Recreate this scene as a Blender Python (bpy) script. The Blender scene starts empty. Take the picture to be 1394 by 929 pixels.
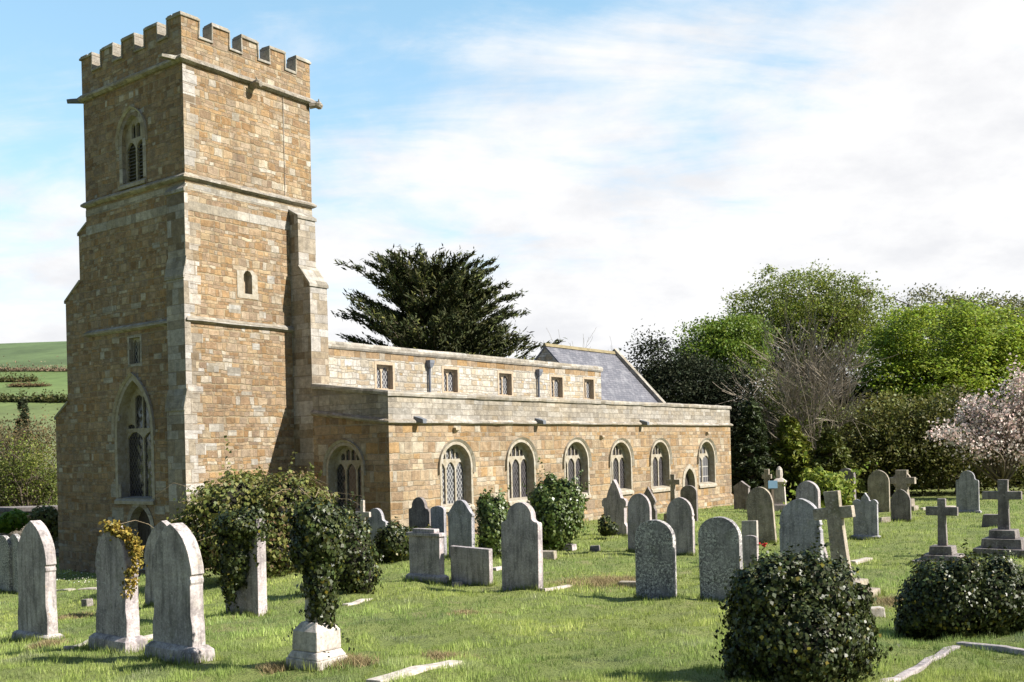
import bpy, bmesh, math, random
import numpy as np
from mathutils import Vector, Matrix, noise as mnoise
from mathutils.geometry import tessellate_polygon
random.seed(7); rng = np.random.default_rng(11)
PI = math.pi
scene = bpy.context.scene
COL = scene.collection

# ------------------------------------------------------------------ camera model
F = 1367.0; ROLL = math.radians(1.35); CZ = 4.2; SH = 145.5
AE = math.atan2(1023, F)
EX, EY = math.sin(AE), math.cos(AE)          # church east
NX, NY = -EY, EX                              # church north
OX, OY = -7.9, 40.8                           # tower south-east corner
CHURCH_ROT = math.atan2(EY, EX)
STONE_ROT = math.atan2(-NY, -NX)              # slab local x = south, local y = east
_c, _s = math.cos(ROLL), math.sin(ROLL)

def ray(px, py):
    u = px - 697.0; v = 464.5 - py + SH
    return ((u*_c + v*_s)/F, (-u*_s + v*_c)/F)

def _sm(t): t = min(1, max(0, t)); return t*t*(3-2*t)
_GD = [(-60, 3.2), (0, 2.5), (6, 2.1), (9, 1.92), (13, 1.62), (18, 1.3), (24, 1.08), (30, .95), (40, .78), (50, .62), (60, .45), (75, .4), (120, .3), (400, 0), (9999, 0)]
_GX = np.array([g[0] for g in _GD], float); _GY = np.array([g[1] for g in _GD], float)

def zg_arr(X, D):
    z = (np.interp(D-1.5, _GX, _GY) + np.interp(D, _GX, _GY) + np.interp(D+1.5, _GX, _GY))/3
    t = np.clip((-2.5 - X)/14.0, 0, 1)
    z = z - 1.15*(t*t*(3-2*t))*np.clip((D-4)/22, 0, 1)
    m = np.clip(1-(np.abs(X)-40)/60, 0, 1)*np.clip(1-(D-90)/60, 0, 1)
    z = z + m*(.035*np.sin(X*1.1+D*.5+1)*np.sin(D*.9-X*.3) + .03*np.sin(X*2.3-D*1.3) * np.sin(D*1.9+X*.7+2)
         + .022*np.sin(X*5.1+D*2.2+np.sin(D*1.3))*np.sin(D*4.7-X*1.9+np.sin(X*1.7)))
    return z

def zg(x, d): return float(zg_arr(np.array([x], float), np.array([d], float))[0])

def ground_hit(px, py):
    rx, rz = ray(px, py); lo, hi = 3.0, 160.0
    d = lo
    while d < hi:
        if CZ + rz*d < zg(rx*d, d): break
        d += .1
    return rx*d, d

def at(px, py, D):
    rx, rz = ray(px, py); return Vector((rx*D, D, CZ + rz*D))

# ------------------------------------------------------------------ mesh helpers
class MB:
    def __init__(s): s.v = []; s.f = []; s.m = []
    def add(s, vs, fs, mi=0):
        b = len(s.v); s.v += [tuple(v) for v in vs]
        for f in fs: s.f.append(tuple(b+i for i in f)); s.m.append(mi)
        return s
    def box(s, x0, x1, y0, y1, z0, z1, mi=0):
        return s.add([(x0,y0,z0),(x1,y0,z0),(x1,y1,z0),(x0,y1,z0),(x0,y0,z1),(x1,y0,z1),(x1,y1,z1),(x0,y1,z1)],
                     [(0,3,2,1),(4,5,6,7),(0,1,5,4),(1,2,6,5),(2,3,7,6),(3,0,4,7)], mi)
    def hexa(s, p, mi=0):   # 8 points, bottom 4 then top 4
        return s.add(p, [(0,3,2,1),(4,5,6,7),(0,1,5,4),(1,2,6,5),(2,3,7,6),(3,0,4,7)], mi)
    def frustum(s, cx, cy, z0, z1, a0, b0, a1, b1, mi=0):
        return s.hexa([(cx-a0,cy-b0,z0),(cx+a0,cy-b0,z0),(cx+a0,cy+b0,z0),(cx-a0,cy+b0,z0),
                       (cx-a1,cy-b1,z1),(cx+a1,cy-b1,z1),(cx+a1,cy+b1,z1),(cx-a1,cy+b1,z1)], mi)
    def prism(s, poly, mp, d0, d1, mi=0):
        n = len(poly); vs = [mp(u, w, d0) for u, w in poly] + [mp(u, w, d1) for u, w in poly]
        fs = [tuple(range(n)), tuple(range(2*n-1, n-1, -1))] + [(i, (i+1) % n, n+(i+1) % n, n+i) for i in range(n)]
        return s.add(vs, fs, mi)
    def plate(s, outer, holes, mp, d0, d1=None, mi=0, reveal=None, rm=0):
        loops = [outer] + holes
        flat = [p for l in loops for p in l]
        tris = tessellate_polygon([[Vector((u, w, 0)) for u, w in l] for l in loops])
        s.add([mp(u, w, d0) for u, w in flat], [tuple(t) for t in tris], mi)
        if d1 is not None:
            s.add([mp(u, w, d1) for u, w in flat], [tuple(reversed(t)) for t in tris], mi)
        for k, l in enumerate(loops):
            e = d1 if d1 is not None else (reveal if k else None)
            if e is None: continue
            n = len(l)
            s.add([mp(u, w, d0) for u, w in l] + [mp(u, w, e) for u, w in l], [(i, (i+1) % n, n+(i+1) % n, n+i) for i in range(n)], rm)
        return s
    def sweep(s, path, prof, closed=False, mi=0, sub=.6):
        # path: (x,y,z,mx,my) with mitre vector; prof: (out, dz)
        if sub:
            q = []; N0 = len(path)
            for i in range(N0 if closed else N0-1):
                a, b = path[i], path[(i+1) % N0]; L_ = math.dist(a[:3], b[:3]); m_ = max(1, int(L_/sub))
                q += [tuple(a[t]+(b[t]-a[t])*j/m_ for t in range(5)) for j in range(m_)]
            path = q if closed else q+[path[-1]]
        k = len(prof); rows = [[(x+mx*o, y+my*o, z+dz) for o, dz in prof] for x, y, z, mx, my in path]
        vs = [p for r in rows for p in r]; fs = []
        n = len(path)
        for i in range(n if closed else n-1):
            j = (i+1) % n
            for a in range(k):
                b = (a+1) % k; fs.append((i*k+a, j*k+a, j*k+b, i*k+b))
        if not closed: fs += [tuple(range(k)), tuple(range((n-1)*k+k-1, (n-1)*k-1, -1))]
        return s.add(vs, fs, mi)
    def tube(s, pts, rads, n=6, mi=0, cap=True):
        pts = [Vector(p) for p in pts]; vs = []; fs = []
        for i, p in enumerate(pts):
            t = (pts[min(i+1, len(pts)-1)] - pts[max(i-1, 0)])
            if t.length < 1e-6: t = Vector((0, 0, 1))
            t.normalize(); a = t.orthogonal().normalized() if i == 0 else (a - t*a.dot(t)).normalized()
            b = t.cross(a)
            for k in range(n):
                w = 2*PI*k/n; vs.append(p + (a*math.cos(w) + b*math.sin(w))*rads[i])
        for i in range(len(pts)-1):
            for k in range(n):
                q = (k+1) % n; fs.append((i*n+k, i*n+q, (i+1)*n+q, (i+1)*n+k))
        if cap: fs += [tuple(range(n-1, -1, -1)), tuple(range((len(pts)-1)*n, len(pts)*n))]
        return s.add(vs, fs, mi)
    def lathe(s, prof, n=12, cx=0, cy=0, mi=0, rot=0):
        vs = []; fs = []
        for r, z in prof:
            for k in range(n): vs.append((cx+r*math.cos(2*PI*k/n+rot), cy+r*math.sin(2*PI*k/n+rot), z))
        for i in range(len(prof)-1):
            for k in range(n):
                q = (k+1) % n; fs.append((i*n+k, i*n+q, (i+1)*n+q, (i+1)*n+k))
        fs += [tuple(range(n-1, -1, -1)), tuple(range((len(prof)-1)*n, len(prof)*n))]
        return s.add(vs, fs, mi)
    def build(s, name, mats, parent=None, bevel=0.0, smooth=False, rough=0.0):
        bm = bmesh.new()
        vv = [bm.verts.new(v) for v in s.v]
        for f, mi in zip(s.f, s.m):
            try: face = bm.faces.new([vv[i] for i in f]); face.material_index = mi
            except ValueError: pass
        bmesh.ops.remove_doubles(bm, verts=bm.verts, dist=1e-5)
        bmesh.ops.recalc_face_normals(bm, faces=bm.faces)
        if bevel > 0:
            es = [e for e in bm.edges if len(e.link_faces) == 2 and e.calc_face_angle(0) > .6]
            bmesh.ops.bevel(bm, geom=es, offset=bevel, segments=2, profile=.6, affect='EDGES', clamp_overlap=True)
        if rough > 0:
            for v in bm.verts:
                n = mnoise.noise_vector(v.co*3.1)*rough + mnoise.noise_vector(v.co*11)*rough*.4
                v.co += n
        uv = bm.loops.layers.uv.new('UVMap')
        for f in bm.faces:
            n = f.normal; ax, ay, az = abs(n.x), abs(n.y), abs(n.z)
            f.smooth = smooth
            for l in f.loops:
                c = l.vert.co
                l[uv].uv = (c.x, c.y) if az > .72 else ((c.y+3.3, c.z) if ax > ay else (c.x, c.z))
        me = bpy.data.meshes.new(name); bm.to_mesh(me); bm.free()
        for m in (mats if isinstance(mats, (list, tuple)) else [mats]): me.materials.append(m)
        o = bpy.data.objects.new(name, me); COL.objects.link(o)
        if parent: o.parent = parent
        return o

def tag(o, label=None, cat=None, group=None, kind=None):
    if label: o['label'] = label
    if cat: o['category'] = cat
    if group: o['group'] = group
    if kind: o['kind'] = kind
    return o
def empty(name, loc=(0,0,0), rz=0):
    o = bpy.data.objects.new(name, None); COL.objects.link(o); o.location = loc; o.rotation_euler = (0,0,rz)
    o.empty_display_size = .2; return o

def raw_mesh(name, verts, faces4, mats, tint=None, parent=None, k=4, smooth=False):
    """fast numpy mesh: verts (N,3), faces (M,k)"""
    me = bpy.data.meshes.new(name); n = len(verts); m = len(faces4)
    me.vertices.add(n); me.vertices.foreach_set('co', np.asarray(verts, np.float32).ravel())
    me.loops.add(m*k); me.loops.foreach_set('vertex_index', np.asarray(faces4, np.int32).ravel())
    me.polygons.add(m); me.polygons.foreach_set('loop_start', np.arange(0, m*k, k, dtype=np.int32))
    me.polygons.foreach_set('loop_total', np.full(m, k, np.int32))
    if tint is not None:
        a = me.attributes.new('tint', 'FLOAT_COLOR', 'POINT')
        c = np.ones((n, 4), np.float32); c[:, :3] = tint; a.data.foreach_set('color', c.ravel())
    me.update(calc_edges=True); me.validate()
    if smooth: me.polygons.foreach_set('use_smooth', np.ones(m, bool))
    for mm in (mats if isinstance(mats, (list, tuple)) else [mats]): me.materials.append(mm)
    o = bpy.data.objects.new(name, me); COL.objects.link(o)
    if parent: o.parent = parent
    return o

# ------------------------------------------------------------------ node helpers
class NT:
    def __init__(s, name, rough=.9):
        s.mat = bpy.data.materials.new(name); s.mat.use_nodes = True; s.t = s.mat.node_tree; s.t.nodes.clear()
        s.out = s.t.nodes.new('ShaderNodeOutputMaterial'); s.bs = s.t.nodes.new('ShaderNodeBsdfPrincipled')
        s.bs.inputs['Roughness'].default_value = rough; s.bs.inputs['Specular IOR Level'].default_value = .25
        s.t.links.new(s.bs.outputs[0], s.out.inputs[0])
    def n(s, kind, **kw):
        nd = s.t.nodes.new('ShaderNode'+kind)
        for k, v in kw.items(): setattr(nd, k, v)
        return nd
    def set(s, sock, v):
        if hasattr(v, 'links') or isinstance(v, bpy.types.NodeSocket): s.t.links.new(v, sock)
        else:
            if isinstance(v, (tuple, list)) and len(v) == 3 and sock.type == 'RGBA': v = (*v, 1)
            sock.default_value = v
    def math(s, op, a, b=None, c=None, clamp=False):
        nd = s.n('Math', operation=op); nd.use_clamp = clamp
        for i, v in enumerate((a, b, c)):
            if v is not None: s.set(nd.inputs[i], v)
        return nd.outputs[0]
    def mix(s, f, a, b, mode='MIX'):
        nd = s.n('Mix', data_type='RGBA', blend_type=mode)
        s.set(nd.inputs[0], f); s.set(nd.inputs[6], a); s.set(nd.inputs[7], b); return nd.outputs[2]
    def noise(s, vec, scale, detail=4, rough=.55, dist=0):
        nd = s.n('TexNoise'); s.set(nd.inputs['Vector'], vec); nd.inputs['Scale'].default_value = scale
        nd.inputs['Detail'].default_value = detail; nd.inputs['Roughness'].default_value = rough; nd.inputs['Distortion'].default_value = dist
        return nd.outputs['Fac'], nd.outputs['Color']
    def ramp(s, f, stops, mode='LINEAR'):
        nd = s.n('ValToRGB'); cr = nd.color_ramp; cr.interpolation = mode
        while len(cr.elements) < len(stops): cr.elements.new(.5)
        for e, (p, c) in zip(cr.elements, stops):
            e.position = p; e.color = (*c, 1) if isinstance(c, tuple) else (c, c, c, 1)
        s.set(nd.inputs[0], f); return nd.outputs[0]
    def smooth(s, v, a, b):
        nd = s.n('MapRange', interpolation_type='SMOOTHSTEP'); s.set(nd.inputs[0], v)
        nd.inputs[1].default_value = a; nd.inputs[2].default_value = b; return nd.outputs[0]
    def vmath(s, op, a, b=None):
        nd = s.n('VectorMath', operation=op); s.set(nd.inputs[0], a)
        if b is not None: s.set(nd.inputs[1], b)
        return nd.outputs[0]
    def bump(s, h, strength=.5, dist=.02):
        nd = s.n('Bump'); nd.inputs['Strength'].default_value = strength; nd.inputs['Distance'].default_value = dist
        s.set(nd.inputs['Height'], h); s.t.links.new(nd.outputs[0], s.bs.inputs['Normal'])

ALB = .8
def masonry(name, palette, rowh=.28, width=.5, mortar=.016, mort_col=(.5,.44,.34), wob=.05, pale=.5, soot=.3, lichen=.35, bump=.9, gain=1.0):
    g = NT(name, .92)
    uv = g.n('UVMap').outputs[0]
    n1 = g.noise(uv, 2.2, 2)[1]; n2 = g.noise(uv, 13, 3)[1]
    d = g.vmath('ADD', g.vmath('SCALE', g.vmath('SUBTRACT', n1, (.5,.5,.5))), (0,0,0))
    d.node.inputs[0].links[0].from_node.inputs['Scale'].default_value = wob*1.6
    d2 = g.vmath('SCALE', g.vmath('SUBTRACT', n2, (.5,.5,.5))); d2.node.inputs['Scale'].default_value = wob*.55
    p = g.vmath('ADD', g.vmath('ADD', uv, d), d2)
    sp = g.n('SeparateXYZ'); g.set(sp.inputs[0], p); u, v = sp.outputs[0], sp.outputs[1]
    v1 = g.math('DIVIDE', v, rowh)
    v2 = g.math('ADD', v1, g.math('MULTIPLY', g.math('SINE', g.math('MULTIPLY', v1, 1.73)), .34))
    row = g.math('FLOOR', v2); fv = g.math('FRACT', v2)
    wn = g.n('TexWhiteNoise', noise_dimensions='1D'); g.set(wn.inputs['W'], row); rr = wn.outputs[0]
    u1 = g.math('ADD', g.math('DIVIDE', u, g.math('MULTIPLY', g.math('ADD', g.math('MULTIPLY', rr, .7), .65), width)), g.math('MULTIPLY', rr, 57.3))
    u2 = g.math('ADD', u1, g.math('MULTIPLY', g.math('SINE', g.math('ADD', g.math('MULTIPLY', u1, 2.13), g.math('MULTIPLY', row, 5.1))), .32))
    col = g.math('FLOOR', u2); fu = g.math('FRACT', u2)
    cx = g.n('CombineXYZ'); g.set(cx.inputs[0], col); g.set(cx.inputs[1], row)
    w2 = g.n('TexWhiteNoise', noise_dimensions='3D'); g.set(w2.inputs[0], cx.outputs[0])
    idv, idc = w2.outputs[0], w2.outputs[1]
    eu = g.math('MULTIPLY', g.math('MINIMUM', fu, g.math('SUBTRACT', 1, fu)), width)
    ev = g.math('MULTIPLY', g.math('MINIMUM', fv, g.math('SUBTRACT', 1, fv)), rowh)
    edge = g.math('MINIMUM', eu, ev)
    mort = g.math('SUBTRACT', 1, g.smooth(edge, mortar*.45, mortar*1.5))
    big = g.noise(uv, .42, 4)[0]
    idb = g.math('ADD', idv, g.math('MULTIPLY', g.math('SUBTRACT', big, .5), pale))
    c = g.ramp(idb, palette)
    hs = g.n('HueSaturation'); si = g.n('SeparateColor'); g.set(si.inputs[0], idc)
    g.set(hs.inputs['Value'], g.math('ADD', .84, g.math('MULTIPLY', si.outputs[1], .32)))
    g.set(hs.inputs['Saturation'], g.math('ADD', .7, g.math('MULTIPLY', si.outputs[2], .36))); g.set(hs.inputs['Color'], c); c = hs.outputs[0]
    med, medc = g.noise(uv, 4.5, 8, .68)
    fin = g.noise(uv, 34, 4, .7)[0]
    c = g.mix(1, c, g.ramp(med, [(.25, .55), (.75, 1.42)]), 'MULTIPLY')
    c = g.mix(1, c, g.ramp(fin, [(.3, .62), (.7, 1.34)]), 'MULTIPLY')
    gr = g.noise(uv, 75, 3, .75)[0]; c = g.mix(1, c, g.ramp(gr, [(.3, .72), (.7, 1.3)]), 'MULTIPLY')
    c = g.mix(g.math('MULTIPLY', mort, .8), c, g.mix(g.noise(uv, 7, 3)[0], mort_col, tuple(x*.45 for x in mort_col)))
    wx = g.noise(uv, .23, 6, .6)[0]; c = g.mix(1, c, g.ramp(wx, [(.3, (.82,.78,.74)), (.5, (1.0,.98,.95)), (.7, (1.2,1.12,1.0))]), 'MULTIPLY')
    # weathering streaks and lichen
    mp = g.n('Mapping'); g.set(mp.inputs[0], uv); mp.inputs['Scale'].default_value = (1.7, .22, 1)
    st = g.noise(mp.outputs[0], 1.3, 5)[0]
    c = g.mix(g.math('MULTIPLY', g.smooth(st, .5, .75), soot), c, (.09,.08,.07))
    li = g.noise(uv, 9, 6, .7)[0]; lm = g.noise(uv, .8, 3)[0]
    c = g.mix(g.math('MULTIPLY', g.math('MULTIPLY', g.smooth(li, .58, .66), g.smooth(lm, .42, .62)), lichen), c, (.44,.43,.4))
    c = g.mix(1, c, (ALB*gain,)*3, 'MULTIPLY')
    g.set(g.bs.inputs['Base Color'], c)
    h = g.math('ADD', g.math('MULTIPLY', g.math('SUBTRACT', 1, mort), .5), g.math('ADD', g.math('MULTIPLY', med, .9), g.math('ADD', g.math('MULTIPLY', fin, .35), g.math('MULTIPLY', idv, .35))))
    g.bump(h, bump, .045)
    return g.mat

OCH = [(0, (.195,.122,.064)), (.2, (.232,.151,.08)), (.5, (.265,.178,.096)), (.8, (.288,.205,.12)), (.93, (.305,.24,.155)), (.99, (.36,.32,.26))]
M = {}
M['tower'] = masonry('tower_stone', OCH, .18, .3, .013, (.36,.3,.2), .09, .4, .3, .5, gain=1.2)
M['aisle'] = masonry('aisle_stone', [(0, (.228,.147,.075)), (.3, (.283,.19,.1)), (.6, (.312,.218,.124)), (.86, (.33,.25,.155)), (.97, (.38,.33,.25))], .26, .46, .014, (.42,.37,.28), .06, .4, .25, .45, gain=1.12)
M['grey'] = masonry('grey_parapet_stone', [(0, (.25,.215,.165)), (.5, (.31,.28,.235)), (1, (.36,.335,.3))], .32, .7, .008, (.4,.36,.3), .03, .4, .4, .95, .9, gain=1.12)
M['pale'] = masonry('pale_ashlar', [(0, (.27,.24,.19)), (.5, (.35,.32,.27)), (1, (.41,.39,.355))], .34, .62, .008, (.4,.36,.3), .02, .4, .4, .5, .5)
M['clere'] = masonry('clerestory_stone', [(0, (.32,.24,.14)), (.22, (.345,.3,.22)), (.5, (.37,.34,.285)), (1, (.42,.4,.365))], .19, .38, .016, (.42,.39,.33), .09, .5, .2, .75, gain=1.15)
M['ochre_band'] = masonry('ochre_band_stone', [(0, (.28,.18,.085)), (.6, (.31,.215,.115)), (.8, (.36,.31,.24))], .3, .6, .014, (.36,.31,.23), .05, .4, .1, .3)
M['butt'] = masonry('buttress_ashlar', [(0, (.22,.165,.105)), (.3, (.32,.27,.2)), (.6, (.38,.345,.3)), (1, (.43,.41,.39))], .36, .7, .01, (.35,.3,.24), .02, .5, .3, .4, .6)
M['boundary'] = masonry('boundary_stone', [(0, (.3,.24,.16)), (.5, (.42,.36,.28)), (1, (.5,.47,.42))], .16, .33, .016, (.2,.17,.13), .06, .5, .4, .5)

def slate():
    g = NT('roof_slate', .55); uv = g.n('UVMap').outputs[0]
    b = g.n('TexBrick'); g.set(b.inputs[0], uv); b.inputs['Scale'].default_value = 1; b.offset = .5
    b.inputs['Brick Width'].default_value = .34; b.inputs['Row Height'].default_value = .2; b.inputs['Mortar Size'].default_value = .014
    b.inputs['Color1'].default_value = (.1,.1,.115,1); b.inputs['Color2'].default_value = (.16,.155,.17,1); b.inputs['Mortar'].default_value = (.05,.05,.06,1); b.inputs['Bias'].default_value = -.1
    n = g.noise(uv, 1.3, 5)[0]; n2 = g.noise(uv, 14, 4)[0]
    c = g.mix(1, b.outputs[0], g.ramp(n2, [(.3, .75), (.7, 1.25)]), 'MULTIPLY')
    c = g.mix(g.math('MULTIPLY', g.smooth(n, .5, .7), .4), c, (.27,.265,.275))
    g.set(g.bs.inputs['Base Color'], c); g.bump(g.math('ADD', b.outputs[1], g.math('MULTIPLY', n2, -.4)), -.4, .02); return g.mat
M['slate'] = slate()

def plain(name, col, rough=.7, var=.25, scale=6, spec=.25, metal=0):
    g = NT(name, rough); g.bs.inputs['Specular IOR Level'].default_value = spec; g.bs.inputs['Metallic'].default_value = metal
    tc = g.n('TexCoord').outputs['Object']
    n = g.noise(tc, scale, 6, .65)[0]
    c = g.mix(1, col, g.ramp(n, [(.25, 1-var), (.75, 1+var)]), 'MULTIPLY'); g.set(g.bs.inputs['Base Color'], c); g.bump(n, .3, .01); return g.mat
M['lead'] = plain('lead_sheet', (.2,.21,.23), .55)
M['iron'] = plain('cast_iron', (.09,.1,.12), .5)
M['spout'] = plain('lead_spout', (.13,.14,.16), .6)
M['oak'] = plain('weathered_oak_door', (.055,.045,.04), .75, .4, 12)
M['brownwood'] = plain('brown_window_stone', (.34,.27,.19), .85, .3, 9)
M['louvre'] = plain('louvre_slate', (.1,.095,.09), .8)
M['bark'] = plain('bark', (.12,.095,.07), .95, .4, 4)
M['paletwig'] = plain('grey_twig', (.26,.22,.17), .95, .3, 3)
M['darkcore'] = plain('ivy_stems', (.022,.02,.014), 1, .5, 7)  # near-black colour standing in for the shade inside foliage
M['blue'] = plain('blue_sign', (.13,.22,.3), .5, .1)
M['red'] = plain('red_petal', (.5,.03,.03), .6, .2)
M['bramble'] = plain('bramble_cane', (.26,.2,.13), .9, .3, 4)

def tracery_mat():
    g = NT('tracery_stone', .9); tc = g.n('TexCoord').outputs['Object']
    n = g.noise(tc, 5, 6, .65)[0]; n2 = g.noise(tc, 30, 4)[0]
    c = g.ramp(n, [(.28, (.22,.18,.12)), (.5, (.31,.275,.215)), (.72, (.4,.375,.33))])
    c = g.mix(1, c, g.ramp(n2, [(.3, .82), (.7, 1.12)]), 'MULTIPLY')
    g.set(g.bs.inputs['Base Color'], c); g.bump(g.math('ADD', n, g.math('MULTIPLY', n2, .4)), .4, .02); return g.mat
M['trac'] = tracery_mat()

def lattice(name, size, back, leadc, lw, spec=.5, tilt=True):
    g = NT(name, .18); g.bs.inputs['Specular IOR Level'].default_value = spec
    uv = g.n('UVMap').outputs[0]; sp = g.n('SeparateXYZ'); g.set(sp.inputs[0], uv)
    u = g.math('DIVIDE', sp.outputs[0], size); v = g.math('DIVIDE', sp.outputs[1], size*(1.45 if tilt else 2.2))
    a = g.math('ADD', u, v) if tilt else u; b = g.math('SUBTRACT', u, v) if tilt else v
    fa = g.math('FRACT', a); fb = g.math('FRACT', b)
    e = g.math('MINIMUM', g.math('MINIMUM', fa, g.math('SUBTRACT', 1, fa)), g.math('MINIMUM', fb, g.math('SUBTRACT', 1, fb)))
    m = g.math('LESS_THAN', e, lw)
    cc = g.n('CombineXYZ'); g.set(cc.inputs[0], g.math('FLOOR', a)); g.set(cc.inputs[1], g.math('FLOOR', b))
    w = g.n('TexWhiteNoise', noise_dimensions='3D'); g.set(w.inputs[0], cc.outputs[0])
    c = g.mix(w.outputs[0], back, tuple(x*2.2 for x in back))
    g.set(g.bs.inputs['Base Color'], g.mix(m, c, leadc)); g.set(g.bs.inputs['Roughness'], g.math('ADD', .15, g.math('MULTIPLY', m, .5)))
    sub = g.vmath('SUBTRACT', w.outputs[1], (.5,.5,.5)); sc = g.vmath('SCALE', sub); sc.node.inputs['Scale'].default_value = .12
    geo = g.n('NewGeometry'); nn = g.vmath('NORMALIZE', g.vmath('ADD', geo.outputs['Normal'], sc)); g.set(g.bs.inputs['Normal'], nn)
    return g.mat
M['glass'] = lattice('leaded_glass', .17, (.02,.018,.02), (.085,.08,.08), .06)
M['glass_guarded'] = lattice('wire_guarded_glass', .17, (.035,.035,.04), (.3,.3,.29), .08)  # pale lattice is the wire guard's own colour
M['glass_sq'] = lattice('square_leaded_glass', .26, (.06,.06,.065), (.3,.29,.27), .05, .6, False)

def stone_mat(name, base, dark, speck=.3, streak=.5, lich=(.55,.54,.5), moss=.2, orange=.12, thr=.56):
    g = NT(name, .9); tc = g.n('TexCoord').outputs['Object']; oi = g.n('ObjectInfo')
    off = g.n('CombineXYZ'); g.set(off.inputs[0], g.math('MULTIPLY', oi.outputs['Random'], 91)); g.set(off.inputs[2], g.math('MULTIPLY', oi.outputs['Random'], 37))
    p = g.vmath('ADD', tc, off.outputs[0])
    n = g.noise(p, 2.3, 6, .65)[0]; f = g.noise(p, 26, 5, .7)[0]
    mp = g.n('Mapping'); g.set(mp.inputs[0], p); mp.inputs['Scale'].default_value = (6, 6, .7); s = g.noise(mp.outputs[0], 1.6, 5, .6)[0]
    dark = tuple(x*.76 for x in dark); c = g.mix(g.ramp(n, [(.36, 0.0), (.64, 1.0)]), dark, base)
    c = g.mix(g.math('MULTIPLY', g.smooth(s, .45, .66), streak), c, tuple(x*.36 for x in dark))
    c = g.mix(1, c, g.ramp(f, [(.25, .6), (.75, 1.4)]), 'MULTIPLY')
    l1 = g.noise(p, 19, 5, .65)[0]; l2 = g.noise(p, 44, 3, .6)[0]; l3 = g.noise(p, 1.7, 3)[0]; speck = g.math('MULTIPLY', g.smooth(l3, .3, .55), speck)
    c = g.mix(g.math('MULTIPLY', g.smooth(l1, thr, thr+.06), speck), c, lich)
    c = g.mix(g.math('MULTIPLY', g.smooth(l2, thr+.03, thr+.09), speck), c, tuple(x*.25 for x in dark))
    o1 = g.noise(p, 7.3, 5, .6)[0]
    c = g.mix(g.math('MULTIPLY', g.smooth(o1, .62, .7), orange), c, (.5,.3,.06))
    sp = g.n('SeparateXYZ'); g.set(sp.inputs[0], tc)
    c = g.mix(1, c, (1.12,1.08,1.07), 'MULTIPLY'); m2 = g.noise(p, 3.1, 4)[0]
    c = g.mix(g.math('MULTIPLY', g.smooth(m2, .55, .7), moss), c, (.13,.14,.05))
    g.set(g.bs.inputs['Base Color'], c); g.bump(g.math('ADD', n, g.math('MULTIPLY', f, .5)), .5, .012); return g.mat
M['hs_grey'] = stone_mat('grey_headstone', (.4,.36,.355), (.27,.245,.25), .5, .55)
M['hs_mauve'] = stone_mat('mauve_grey_headstone', (.42,.39,.375), (.27,.245,.24), .35, .6, moss=.15)
M['hs_speck'] = stone_mat('lichen_spotted_headstone', (.33,.32,.315), (.2,.19,.2), .95, .3, (.5,.5,.47), thr=.505)
M['hs_pale'] = stone_mat('pale_headstone', (.5,.46,.41), (.36,.33,.29), .3, .35, moss=.2, orange=.25)
M['hs_dark'] = stone_mat('dark_headstone', (.22,.2,.19), (.14,.125,.12), .25, .5)
M['hs_blue'] = stone_mat('blue_grey_headstone', (.34,.34,.36), (.24,.24,.265), .55, .5)
M['hs_brown'] = stone_mat('brown_lichen_stone', (.34,.3,.24), (.22,.19,.15), .4, .4, moss=.35, orange=.15)
M['kerb'] = stone_mat('kerb_stone', (.52,.47,.42), (.38,.34,.3), .3, .3, moss=.3)

def leaf_mat(name, col, trans=.3, rough=.55, spec=.3, tcol=None):
    g = NT(name, rough); g.bs.inputs['Specular IOR Level'].default_value = spec
    at_ = g.n('Attribute', attribute_name='tint').outputs['Color']
    c = g.mix(1, col, at_, 'MULTIPLY'); g.set(g.bs.inputs['Base Color'], c)
    if trans > 0:
        tr = g.n('BsdfTranslucent'); g.set(tr.inputs[0], g.mix(1, tcol or tuple(x*1.3 for x in col), at_, 'MULTIPLY'))
        mx = g.n('MixShader'); mx.inputs[0].default_value = trans
        g.t.links.new(g.bs.outputs[0], mx.inputs[1]); g.t.links.new(tr.outputs[0], mx.inputs[2]); g.t.links.new(mx.outputs[0], g.out.inputs[0])
    return g.mat
L = {}
L['ivy'] = leaf_mat('ivy_leaf', (.032,.043,.011), .1, .43, .3)
L['ivyy'] = leaf_mat('yellow_ivy_leaf', (.26,.2,.04), .25, .5)
L['shrub'] = leaf_mat('evergreen_shrub_leaf', (.075,.11,.022), .2, .4, .5)
L['olive'] = leaf_mat('olive_leaf', (.115,.125,.036), .25)
L['bright'] = leaf_mat('fresh_green_leaf', (.195,.26,.028), .35)
L['lime'] = leaf_mat('lime_leaf', (.2,.25,.04), .35)
L['mid'] = leaf_mat('mid_green_leaf', (.115,.15,.034), .3)
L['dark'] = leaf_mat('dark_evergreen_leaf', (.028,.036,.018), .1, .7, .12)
L['cyp'] = leaf_mat('cypress_spray', (.042,.05,.018), .1, .7, .15)
L['conif'] = leaf_mat('conifer_spray', (.06,.075,.018), .15, .6)
L['brown'] = leaf_mat('brown_bud', (.15,.105,.05), .2, .8)
L['pink'] = leaf_mat('pink_blossom', (.52,.44,.4), .25, .8)
L['grass'] = leaf_mat('grass_blade', (.205,.255,.068), .3, .6)
L['dry'] = leaf_mat('dry_grass_blade', (.3,.235,.12), .25, .8)
L['daisy'] = leaf_mat('daisy_petal', (.8,.8,.78), .2, .7)

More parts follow.
